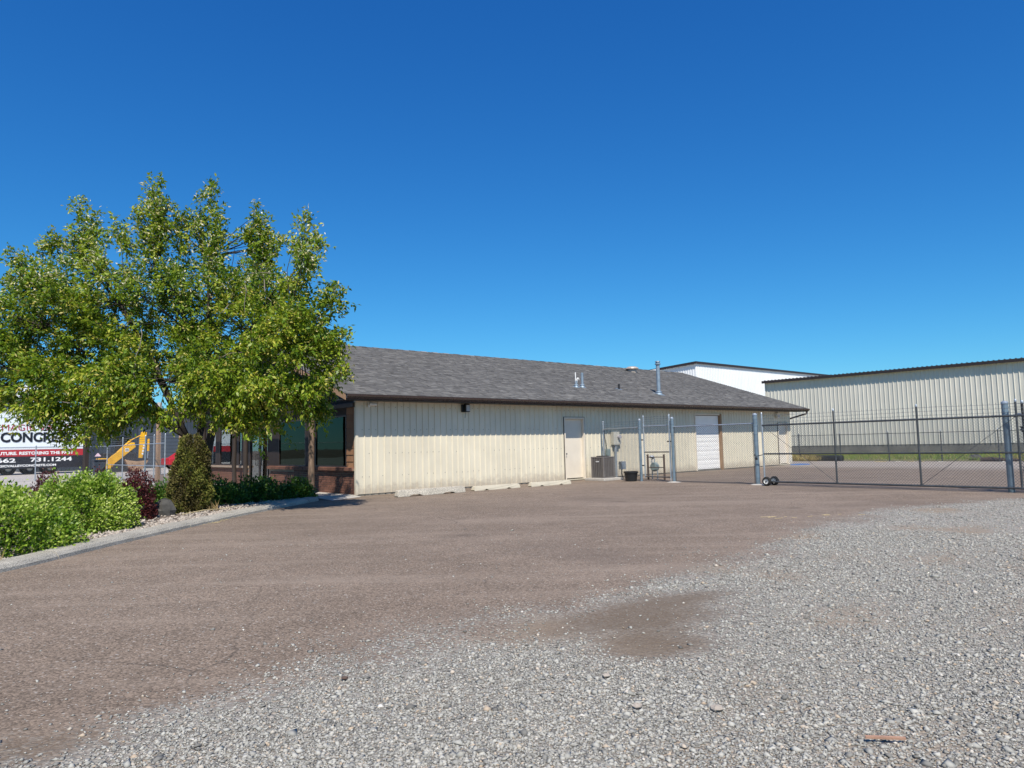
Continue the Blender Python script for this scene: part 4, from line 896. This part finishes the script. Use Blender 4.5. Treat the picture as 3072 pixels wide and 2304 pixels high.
for y in (-.65, .65): b = MB(); b.prism([(-2.7, .12), (-2.45, 0), (-.4, 0), (-.15, .12), (-.15, .4), (-.4, .52), (-2.45, .52), (-2.7, .4)], 'y', y - .2, y + .2); b.move((2.6, 2.2, 0)); b.build('track', M['darksteel'], ex)
b = MB(); b.box(1.13, 1.37, -.188, -.18, 1.42, 1.64); b.build('boom_badge', M['textwhite'], ex); b = MB(); b.box(1.17, 1.22, -.194, -.187, 1.46, 1.60); b.box(1.27, 1.33, -.194, -.187, 1.46, 1.60); b.build('badge_mark', M['signblack'], ex)
for k in range(4):
    b = MB(); b.box(2.15 + k * .028, 2.25 + k * .028, -.128, -.12, 1.18 + k * .2, 1.30 + k * .2); b.build('dipper_mark', M['textwhite'], ex)
t = site('warning_sign', 'small pink warning triangle sign above the digger base', 'sign', 1.05, 40.2, 0)
b = MB(); b.prism([(-.2, 1.22), (.22, 1.22), (.03, 1.46), (-.01, 1.46)], 'y', -.02, .02); b.build('sign_face', PM('faded_pink', (.75, .55, .62), .5), t); b = MB(); b.cyl((0, .03, 0), (0, .03, 1.4), .025, .025, 8); b.build('post', M['galvd'], t)

car = thing('red_car', 'dark red car parked behind the yard fence', 'car', W(9.0, 45.5), TH + .15)
b = MB(); b.prism([(-2.1, .35), (2.1, .35), (2.15, .7), (1.9, .86), (1.15, .92), (.7, 1.36), (-.85, 1.38), (-1.5, .95), (-2.1, .88)], 'y', -.85, .85); b.build('body', M['red'], car, bevel=.06)
b = MB(); b.prism([(.62, .95), (1.02, .95), (.62, 1.30), (-.78, 1.32), (-1.28, .96)], 'y', -.86, .86); b.build('side_windows', M['carglass'], car)
for x in (-1.3, 1.3):
    for y in (-.8, .8):
        w = MB(); w.lathe([(0, -.1), (.2, -.1), (.31, -.1), (.33, -.06), (.33, .06), (.31, .1), (0, .1)], (0, 0, 0), 18); w.rot(Matrix.Rotation(math.pi / 2, 3, 'X')); w.move((x, y, .33)); o = w.build('wheel', M['tyre'], car)
        w = MB(); w.cyl((x, y - .11, .33), (x, y + .11, .33), .19, .19, 12); w.build('rim', M['galv'], o)
b = MB(); b.box(2.08, 2.17, -.8, -.5, .6, .75); b.build('headlight', M['lens'], car); b = MB(); b.box(2.08, 2.17, .5, .8, .6, .75); b.build('headlight', M['lens'], car)

nb = thing('slate_building', 'dark slate blue steel building behind the digger', 'building', W(-2, 52), TH)
shed_wall(nb, (0, 0, 0), 0, 34, 0, 5.2, M['navy'], .305)
b = MB(); b.box(0, 34, .03, 14, 0, 5.15); b.build('shell', M['navy'], nb)
b = MB(); b.add([(-.4, -.4, 5.25), (34.4, -.4, 5.25), (34.4, 14.4, 6.3), (-.4, 14.4, 6.3)], [(0, 1, 2, 3)]); b.build('roof', M['navy'], nb)
for x in (8.5, 13.5, 18.5):
    b = MB(); b.box(x, x + 3.6, -.06, .0, 0.0, 3.6); o = b.build('roll_door', PM('roll_door_slate', (.06, .075, .095), .5, 0, .1, 1), nb)
    for k in range(11): b = MB(); b.box(x + .05, x + 3.55, -.075, -.06, .1 + k * .32, .13 + k * .32); b.build('slat', M['galvd'], o)
pb = thing('pale_building', 'pale far building glimpsed left of the tree above the trailer', 'building', W(-22, 72), TH)
b = MB(); b.box(0, 24, 0, 16, 0, 7.0); b.build('wall', M['pale'], pb); b = MB(); b.add([(-.5, -.5, 7.0), (24.5, -.5, 7.0), (24.5, 8, 9.6), (-.5, 8, 9.6), (24.5, 16.5, 7.0), (-.5, 16.5, 7.0)], [(0, 1, 2, 3), (3, 2, 4, 5), (0, 3, 5), (1, 4, 2)]); b.build('roof', M['pale'], pb)

t = site('chain_link_fence', 'chain link fence with barbed wire beyond the planting bed at left', 'fence', -1.0, 0, group='chain link fencing of the yard')
for y, m in ((15.6, 'galv'), (17.4, 'galv'), (18.9, 'galvb'), (23.4, 'galv')): pole(t, 0, y, 0, 2.2, .035 if m == 'galvb' else .026, M[m])
for z in (1.82, .78): rail(t, (0, 15.6, z), (0, 27, z), .02, M['galv'])
mesh_panel('chain_link_mesh', (0, 15.6), (0, 27), .03, 1.8, t, .0018, .09); barbs(t, (0, 15.6), (0, 27), (1.95, 2.06, 2.17))
for x in (0, -3.4, -6.8, -10.2, -13.6): pole(t, x, 27, 0, 1.9, .03, M['galv'])
rail(t, (0, 27, 1.82), (-16, 27, 1.82), .02, M['galv']); mesh_panel('chain_link_mesh', (-.03, 27), (-16, 27), .03, 1.8, t, .0018, .09)
def square_post(label, s, q, h, w, mat, grp='timber posts beyond the porch'):
    b = MB(); b.box(-w / 2, w / 2, -w / 2, w / 2, 0, h); o = b.build('timber_post', mat, None, bevel=.01); o.location = W(s, q); o.rotation_euler = (rnd.uniform(-.006, .006), 0, TH + .3); return tag(o, label, 'post', grp)
square_post('sunlit tan timber post left of the clipped juniper', -.55, 18.45, 3.1, .16, M['timber'])
square_post('sunlit tan timber post touching the top left of the juniper', -.55, 14.75, 3.0, .17, M['timber'])
b = MB(); b.limb([(0, 0, 0), (.01, 0, 2.2), (.02, .01, 4.6)], [.17, .155, .14], 14); o = b.build('utility_pole', M['concrete']); o.location = W(2.6, 30.5); tag(o, 'pale grey pole standing between the two tan timber posts', 'pole')
square_post('dark brown timber post beside the right end of the trailer', -2.2, 26.2, 3.6, .22, M['darkpost'], None)
t = site('waste_bin', 'dark blue wheeled bin beside the dark brown post', 'bin', -1.1, 28.5)
b = MB(); b.prism([(-.26, .08), (.26, .08), (.31, 1.0), (-.31, 1.0)], 'y', -.3, .3); b.build('body', M['navy'], t, bevel=.03); b = MB(); b.box(-.34, .34, -.36, .34, 1.0, 1.08); b.build('lid', M['navy'], t, bevel=.02)
for x in (-.2, .2): b = MB(); b.cyl((x - .03, .28, .1), (x + .03, .28, .1), .1, .1, 14); b.build('wheel', M['tyre'], t)

# ------------------------------------------------------------------ planting: tree, juniper, bushes, ground cover
def unit(v): return v / np.maximum(np.linalg.norm(v, axis=-1, keepdims=True), 1e-9)
TY = 18.3
def PX(px, py, y=TY): return np.array([(px - 1536) / 2128 * y, y, 1.4 + (1369 - .023 * px - py) / 2128 * y])
def make_tree():
    base = PX(590, 1560, TY + .2); base[2] = 0.03
    root = thing('flowering_tree', 'large multi stemmed leafy tree with pale blossom in the planting bed', 'tree', tuple(base))
    k = TY / 2128
    # crown lobes: px, py, half width, half height (photo proportions), depth offset, depth radius (m), weight
    lob = [(520, 950, 310, 190, 0, 2.4, 3.2), (290, 880, 190, 120, -.2, 1.7, 1.15), (610, 830, 120, 90, .0, 1.4, .7), (810, 900, 95, 110, -1.6, .9, .85), (870, 1030, 125, 105, -2.5, .8, 1.3),
           (850, 1150, 120, 75, -2.6, .75, 1.0), (690, 1120, 170, 95, -1.7, 1.1, 1.5), (110, 970, 180, 140, .0, 1.8, 1.4), (40, 1110, 170, 105, -.2, 1.5, 1.3), (230, 1140, 180, 85, -.8, 1.2, 1.4),
           (420, 1130, 170, 85, -1.4, 1.0, 1.2), (465, 1195, 110, 42, -1.5, .7, .6), (180, 1215, 110, 45, -1.0, .8, .6), (325, 1258, 50, 40, -1.1, .45, .2), (205, 1288, 44, 32, -1.0, .4, .14), (500, 1262, 38, 34, -1.6, .35, .14), (700, 1238, 80, 42, -1.7, .6, .5), (785, 1248, 75, 48, -1.8, .55, .45), (925, 1212, 42, 45, -2.2, .4, .13), (975, 1110, 38, 60, -2.3, .45, .2),
            (945, 960, 45, 60, -2.6, .45, .2), (-90, 1000, 150, 180, .1, 1.5, .9), (-60, 1180, 140, 70, 0, 1.2, .5), (560, 1060, 290, 110, .3, 1.6, 1.6), (690, 920, 90, 80, -.3, 1.0, .5), (420, 980, 250, 130, 1.0, 1.0, 1.7), (170, 1040, 200, 120, .9, .9, 1.0)]
    fans = [((450, 800), ((455, 525), (430, 560), (495, 592), (400, 602), (415, 650), (520, 640), (470, 610))), ((610, 800), ((622, 548), (642, 600), (590, 590), (572, 645), (655, 660))), ((285, 830), ((215, 588), (255, 625), (195, 655), (305, 690), (170, 725), (240, 690))),
            ((775, 860), ((755, 608), (800, 640), (772, 660), (735, 680), (832, 705), (790, 700), (760, 720))), ((880, 900), ((912, 645), (960, 705), (882, 700), (940, 770), (905, 730))), ((80, 930), ((15, 740), (70, 765), (115, 722), (142, 705), (40, 800), (0, 830))), ((690, 850), ((700, 705), (672, 722))), ((365, 830), ((330, 650), (362, 690))), ((925, 960), ((1000, 855), (975, 890))), ((970, 1090), ((1032, 1005), (1040, 1120))), ((540, 800), ((545, 660), (530, 700)))]
    spires = [(tx, ty, bx, by) for (bx, by), tips_ in fans for tx, ty in tips_]
    wt = np.array([l[6] for l in lob]); wt /= wt.sum(); NT_ = 8600
    ctr = PX(520, 1050); T = []; Dd = []; kind = []
    def sample(i):
        px, py, rx, ry, dy, rd, _ = lob[i]; v = unit(rng.normal(size=3)); r = rng.uniform(.25, 1.0) ** .45 * rng.uniform(.9, 1.1)
        c = PX(px, py, TY + dy); kk = (TY + dy) / 2128; p = c + np.array([v[0] * rx * kk * r, v[1] * rd * r, v[2] * ry * kk * r]); return p, unit(p - (c * .55 + ctr * .45))
    mood = []
    for i in rng.choice(len(lob), 530, p=wt):          # leafy sprays: many twigs on one branch end
        p0, out = sample(i); m0 = float(np.clip(rng.normal(.50, .17), .1, .95)); sz = rng.uniform(.15, .30)
        for q in range(int(rng.integers(9, 17))):
            e = rng.normal(0, sz, 3) * np.array([1, 1, .75]); p = p0 + e; low = 1 if p[2] < 3.2 else 0
            T.append(p); Dd.append(unit(out * .7 + unit(e) * .7 + np.array([0, 0, .25 - .6 * low]) + rng.normal(0, .25, 3))); kind.append(p[2]); mood.append(m0)
    for i in rng.choice(len(lob), int(NT_ * .22), p=wt):
        p, out = sample(i); low = 1 if p[2] < 3.2 else 0; T.append(p); Dd.append(unit(out + np.array([0, 0, .35 - .75 * low]) + rng.normal(0, .35, 3))); kind.append(p[2]); mood.append(float(np.clip(rng.normal(.42, .18), .05, .95)))
    sp_pts = []
    for tx, ty, bx, by in spires:
        dz = rng.uniform(-.5, .3) - (2.0 if tx > 850 else 0) - (.5 if tx > 965 else 0); a = PX(bx + rng.uniform(-20, 20), by, TY + dz); b_ = PX(tx, ty, TY + dz); mid = a + (b_ - a) * .5 + rng.normal(0, .06, 3); sp_pts.append((a, mid, b_))
        for q in range(int(12 + 10 * np.linalg.norm(b_ - a))):
            u = rng.choice([.30, .46, .6, .7, .8, .9, 1.0]) + rng.normal(0, .03); p = (a + (mid - a) * 2 * u if u < .5 else mid + (b_ - mid) * (2 * u - 1)) + rng.normal(0, .105, 3) * (1.25 - .5 * u); T.append(p); Dd.append(unit(np.array([0, 0, .6]) + rng.normal(0, .6, 3))); kind.append(9.0 if u > .55 else 6.0); mood.append(float(np.clip(rng.normal(.52, .17), .1, .95)))
    T = np.array(T); Dd = np.array(Dd); kind = np.array(kind); mood = np.array(mood); n = len(T)
    # drop some twigs in pockets so the sky and dark interior show through
    f = np.sin(T[:, 0] * 3.1 + 1.3 * T[:, 2]) * np.sin(T[:, 2] * 3.7 - .9 * T[:, 1]) * np.sin(T[:, 1] * 2.9 + .7 * T[:, 0])
    keep = (f < .42 - .22 * np.clip((T[:, 2] - 3.5) / 2.5, 0, 1)) | (rng.random(n) < .2) | (kind > 8.5)
    ppx = 1536 + T[:, 0] / T[:, 1] * 2128; ppy = 1369 - .023 * ppx - (T[:, 2] - 1.4) / T[:, 1] * 2128; front = T[:, 1] < TY + .4     # hollows where limbs and shade show
    hol = (np.abs(ppx - 475 - 22 * np.sin(ppy / 55)) < 42) & (ppy > 880) & (ppy < 1230)
    for hx, hy, ha, hb in ((705, 985, 58, 38), (255, 1065, 66, 34), (120, 1030, 44, 30), (790, 1095, 46, 28), (330, 930, 50, 34), (600, 890, 44, 50), (900, 1110, 34, 26), (690, 760, 34, 60), (860, 780, 30, 60), (330, 760, 30, 50), (640, 1060, 46, 24)): hol |= ((ppx - hx) / ha) ** 2 + ((ppy - hy) / hb) ** 2 < 1
    keep &= ~(hol & front & (rng.random(n) < .88)); T, Dd, kind, mood = T[keep], Dd[keep], kind[keep], mood[keep]; n = len(T)
    # leaves along every twig
    LP, LD, LL, LT = [], [], [], []; BP, BD, BL_, BT = [], [], [], []
    twl = rng.uniform(.22, .5, n)
    for j in range(15):
        u = (j + rng.random(n)) / 15; P = T + Dd * (twl * (u - .35))[:, None] + rng.normal(0, .035, (n, 3)); P[:, 2] -= .10 * u * u * twl
        D = unit(Dd * .75 + unit(rng.normal(size=(n, 3))) * .9 + np.array([0, 0, -.15])); LP.append(P); LD.append(D); LL.append(rng.uniform(.075, .135, n)); LT.append(np.clip(mood + rng.normal(0, .2, n), 0, 1))
    LP = np.concatenate(LP); LD = np.concatenate(LD); LL = np.concatenate(LL); LT = np.concatenate(LT)
    fo = link('foliage', leaf_mesh('foliage', LP - base, LD, LL, .46, LT, M['tree_leaf'], .1, .12, .75), root); stuff(fo)
    # drooping blossom spikes on the outer twigs
    pb_ = np.where(kind > 8.5, .6, np.where(kind > 5.0, .45, .34)); m = rng.random(n) < pb_; Tb, Db = T[m], Dd[m]; nb_ = len(Tb)
    for j in range(7):
        ax = unit(Db + np.array([0, 0, -.25]) + rng.normal(0, .45, (nb_, 3))); P = Tb + ax * (.05 + .022 * j) + rng.normal(0, .022, (nb_, 3)); D = unit(ax + rng.normal(0, .5, (nb_, 3)))
        BP.append(P); BD.append(D); BL_.append(rng.uniform(.06, .12, nb_)); BT.append(np.clip(rng.normal(np.where(Tb[:, 2] > 5.2, .66, .12), .22), 0, 1))
    stuff(link('blossom', leaf_mesh('blossom', np.concatenate(BP) - base, np.concatenate(BD), np.concatenate(BL_), .34, np.concatenate(BT), M['blossom'], .05, .05), root))
    # stems
    fork = PX(600, 1400) - base; fork[1] = .05
    b = MB(); b.limb([(0, 0, -.1), (.02, .02, .35), (-.06, .02, .75), (-.20, .0, 1.25), (-.26, .0, 1.8)], [.19, .15, .14, .125, .11], 12)
    b.limb([(.03, .0, .25), (.14, -.02, .8), (.30, -.04, 1.4), (.42, -.02, 2.0), (.55, .05, 2.7)], [.14, .12, .105, .095, .085], 12)
    b.limb([(-.08, .02, .8), (-.1, .1, 1.3), (.02, .2, 2.0), (.1, .25, 2.8)], [.10, .09, .08, .07], 10)
    b.build('trunk', M['bark'], root, smooth=True)
    tips = {}
    def limb(pts, r0, r1, nm, mat, nn=7):
        pts = [np.array(p) for p in pts]; full = []
        for i in range(len(pts) - 1):
            for q in range(3): full.append(pts[i] + (pts[i + 1] - pts[i]) * q / 3 + (rng.normal(0, .03, 3) if (q or i) else 0))
        full.append(pts[-1]); rr = np.linspace(r0, r1, len(full)); bb = MB(); bb.limb([tuple(p) for p in full], list(rr), nn); return bb.build(nm, mat, root, smooth=True), full
    starts = [np.array((-.26, 0, 1.75)), np.array((.5, .03, 2.5)), np.array((.1, .25, 2.7))]
    goals = [(300, 830), (120, 980), (60, 1120), (230, 1180), (470, 760), (620, 760), (840, 840), (900, 1040), (700, 1130), (430, 1150), (520, 960), (760, 960), (215, 720), (900, 780)]
    mains = []
    for gx, gy in goals:
        g = PX(gx, gy, TY + (-1.2 if gx > 650 else rng.uniform(-.5, .6))) - base; st = starts[0] if gx < 420 else (starts[1] if gx > 620 else starts[2]); mid = st + (g - st) * .45 + np.array([0, 0, .35])
        o, full = limb([st, mid, g], .075, .022, 'branch', M['bark']); mains += full[3:]
    mains = np.array(mains); tw = MB()
    for i in rng.choice(n, 620, replace=False):
        q = T[i] - base; j = np.argmin(((mains - q) ** 2).sum(1)); a = mains[j]; mid = (a + q) / 2 + rng.normal(0, .08, 3) + np.array([0, 0, .05]); tw.limb([tuple(a), tuple(mid), tuple(q)], [.014, .010, .005], 4)
    for a, mm, c in sp_pts: tw.limb([tuple(a - base), tuple(mm - base), tuple(c - base)], [.012, .009, .004], 4)
    stuff(tw.build('twigs', M['bark'], root))
    pale = MB()
    for (x0, y0), (x1, y1), (x2, y2) in (((415, 985), (412, 1040), (398, 1090)), ((398, 1090), (396, 1110), (402, 1135)), ((355, 975), (380, 962), (405, 966)), ((483, 1165), (490, 1185), (515, 1210)), ((730, 850), (728, 905), (735, 950)), ((780, 810), (790, 870), (810, 900)), ((740, 815), (775, 810), (830, 815)), ((650, 940), (680, 910), (705, 905)), ((650, 1075), (680, 1060), (730, 1056)), ((170, 1205), (205, 1210), (260, 1225)), ((860, 925), (890, 935), (915, 955)), ((470, 990), (473, 1015), (472, 1040))):
        pale.limb([tuple(PX(x, y, TY - 2.3 + .3 * math.sin(x)) * 1.0 - base) for x, y in ((x0, y0), (x0 * .7 + x1 * .3 + 4, y0 * .7 + y1 * .3), (x1, y1), (x1 * .4 + x2 * .6 - 4, y1 * .4 + y2 * .6), (x2, y2))], [.010, .009, .008, .006, .004], 5)
    stuff(pale.build('dead_twigs', M['twig'], root))
make_tree()

def bush(name, label, cat, c, rad, n, L, mat, wr=.5, tone=(.5, .2), shape='dome', group=None, stemmat='bark', sway=.0, ncl=44, parts=True, fill=.55):
    """clumpy shrub: leaf rosettes on shoots over an uneven dome"""
    root = thing(name, label, cat, (c[0], c[1], 0), 0, group); rx, ry, H = rad
    cl = unit(rng.normal(size=(ncl, 3))); cl[:, 2] = np.abs(cl[:, 2]); clr = rng.uniform(.80, 1.15, ncl); clm = rng.normal(0, .12, ncl)
    v = unit(rng.normal(size=(n, 3))); v[:, 2] = np.abs(v[:, 2]) * 1.05 - .12; v = unit(v)
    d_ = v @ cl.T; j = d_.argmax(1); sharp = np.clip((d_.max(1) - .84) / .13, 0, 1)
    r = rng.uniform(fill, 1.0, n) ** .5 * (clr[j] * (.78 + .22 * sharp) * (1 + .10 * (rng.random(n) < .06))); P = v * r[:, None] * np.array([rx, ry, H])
    if shape == 'cone':
        z = rng.beta(1.15, 1.7, n) * 1.0; a = rng.uniform(0, 2 * math.pi, n); bul = 1 + .13 * np.sin(a * 3 + z * 9) + .10 * np.sin(a * 5 - z * 17) + .06 * np.sin(a * 9 + z * 31)
        prf = np.interp(z, [0, .1, .3, .45, .62, .8, .93, 1], [.95, 1.0, .98, .92, .82, .68, .50, .28]); rr = prf * bul * rng.uniform(.62, 1.03, n) ** .6
        P = np.stack([rx * rr * np.cos(a), ry * rr * np.sin(a), H * z], -1); v = unit(np.stack([np.cos(a) * .8, np.sin(a) * .8, np.full(n, .75)], -1)); sharp = np.clip(bul - .75, 0, 1); clmj = .22 * np.sin(a * 2 + z * 7) + .12 * np.sin(a * 6 - z * 13)
    else: clmj = clm[j]; P[:, 2] += .02
    P[:, 2] = np.maximum(P[:, 2], .03)
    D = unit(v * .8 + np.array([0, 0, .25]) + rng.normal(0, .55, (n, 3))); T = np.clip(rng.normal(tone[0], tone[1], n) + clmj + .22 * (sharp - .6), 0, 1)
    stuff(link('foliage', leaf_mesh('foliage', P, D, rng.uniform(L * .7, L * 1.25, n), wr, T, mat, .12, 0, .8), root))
    b = MB()
    for q in range(14):
        e = P[rng.integers(n)] * .8; b.limb([(e[0] * .1, e[1] * .1, -.02), (e[0] * .5, e[1] * .5, e[2] * .55), tuple(e)], [.014, .011, .006], 5)
    stuff(b.build('stems', M[stemmat], root)); return root
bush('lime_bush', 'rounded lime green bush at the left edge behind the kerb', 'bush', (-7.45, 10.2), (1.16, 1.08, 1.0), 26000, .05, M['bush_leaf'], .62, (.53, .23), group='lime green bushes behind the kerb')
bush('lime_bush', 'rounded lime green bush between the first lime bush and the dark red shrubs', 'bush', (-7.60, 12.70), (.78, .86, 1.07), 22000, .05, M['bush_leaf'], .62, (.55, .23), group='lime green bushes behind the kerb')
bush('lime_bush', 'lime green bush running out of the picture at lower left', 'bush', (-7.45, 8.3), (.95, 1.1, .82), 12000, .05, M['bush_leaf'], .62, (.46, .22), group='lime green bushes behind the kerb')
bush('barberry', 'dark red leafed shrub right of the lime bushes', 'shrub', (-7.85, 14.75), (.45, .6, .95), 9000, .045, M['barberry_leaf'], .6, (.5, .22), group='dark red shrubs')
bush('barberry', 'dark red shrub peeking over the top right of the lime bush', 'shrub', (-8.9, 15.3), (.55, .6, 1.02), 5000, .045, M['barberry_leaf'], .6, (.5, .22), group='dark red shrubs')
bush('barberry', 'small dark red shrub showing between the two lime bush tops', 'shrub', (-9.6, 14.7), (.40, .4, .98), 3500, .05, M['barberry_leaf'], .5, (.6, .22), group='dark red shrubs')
bush('juniper', 'clipped cone shaped olive brown juniper in front of the tree trunk', 'juniper', (-7.35, 16.25), (.43, .43, 1.80), 20000, .06, M['juniper_leaf'], .42, (.5, .2), 'cone')
for k, (x, y, r, h, lb) in enumerate(((-7.45, 18.7, .7, .55, 'dark green ground cover plant right beside the juniper'), (-6.75, 19.3, .65, .58, 'dark green ground cover plant in front of the glass door'), (-6.1, 19.9, .55, .55, 'dark green ground cover plant next to the log post'), (-8.2, 19.6, .75, .62, 'dark green ground cover plant behind the juniper'), (-8.45, 17.0, .6, .70, 'dark green ground cover plant left of the juniper'), (-7.3, 20.1, .7, .62, 'dark green ground cover plant close to the brick wall'))):
    bush('ground_cover', lb, 'plant', (x, y), (r, r, h), 3000, .085, M['cover_leaf'], .5, (.5, .22), group='dark green plants in the bed', fill=.2)
boulder('bed_stone', 'dark upright stone between the red shrub and the juniper', (-7.55, 15.45, .16), .2, M['stone'], seed=2, flat=1.2)
boulder('bed_stone', 'flat grey stone behind the juniper foot', (-7.95, 15.75, .12), .26, M['stone'], seed=9, flat=.5)
b = MB(); b.limb([(-6.95, 15.0, .10), (-6.7, 15.45, .14), (-6.45, 16.0, .12), (-6.3, 16.4, .16)], [.012, .012, .009, .005], 6); tag(b.build('fallen_twig', M['straw']), 'pale fallen twig on the rocks at the foot of the juniper', 'twig')
def tuft(name, label, c, n, L, spread, tone): 
    P = np.stack([c[0] + rng.normal(0, spread, n), c[1] + rng.normal(0, spread, n), np.full(n, .05)], -1); D = unit(np.stack([rng.normal(0, .5, n), rng.normal(0, .5, n), np.ones(n)], -1))
    tag(link(name, leaf_mesh(name, P, D, rng.uniform(L * .6, L * 1.3, n), .05, np.full(n, tone), M['grass_leaf'])), label, 'dry grass', 'dry grass clumps')
tuft('dry_grass', 'wisps of dry straw at the right foot of the juniper', (-6.75, 16.0), 26, .26, .10, 1.0)
tuft('dry_grass', 'dry bare stems poking out beside the left lime bush', (-6.75, 8.95), 40, .3, .14, 1.0)
# litter on the lot
def litter(name, label, c, n, spread, L, mat, rot, grp=None):
    b = MB()
    for q in range(n):
        a = rot + rnd.gauss(0, .35); x, y = c[0] + rnd.gauss(0, spread[0]), c[1] + rnd.gauss(0, spread[1]); l = L * rnd.uniform(.4, 1.2); b.cyl((x, y, .008), (x + l * math.cos(a), y + l * math.sin(a), .012), .004, .003, 4)
    return stuff(tag(b.build(name, mat), label, 'straw', grp))
litter('straw_litter', 'scatter of pale straw on the brown lot left of the gravel', (4.55, 12.7), 7, (.30, .10), .15, M['straw'], .1)
litter('straw_litter', 'second smaller scatter of pale straw nearer the gate', (5.6, 12.9), 4, (.22, .08), .15, M['straw'], .2)
litter('straw_litter', 'yellow straw drifted against the foot of the kerb', (-5.88, 14.25), 34, (.05, .35), .08, M['straw'], 1.5)
b = MB(); b.prism([(-.088, -.006), (-.085, .008), (.0, .009), (.093, .004), (.09, -.007), (.02, -.008)], 'z', .016, .026); o = b.build('wood_stick', M['stick']); o.location = (1.665, 3.37, .006); o.rotation_euler = (0.05, .03, -.06); tag(o, 'flat pinkish wood scrap lying on the near gravel', 'stick')
for k, (x, y, r, lb, m) in enumerate(((1.02, 3.80, .030, 'large tan pebble in the near gravel', 'rock'), (.62, 3.86, .022, 'smaller orange tan pebble left of the large one', 'rock'), (.52, 4.36, .022, 'yellowish pebble farther back in the gravel', 'rock'), (-1.05, 4.42, .018, 'small rust red leaf curled on the gravel', 'rust'))):
    boulder('pebble', lb, (x, y, .018), r, M[m], 'pebble', .5, None, k + 20)
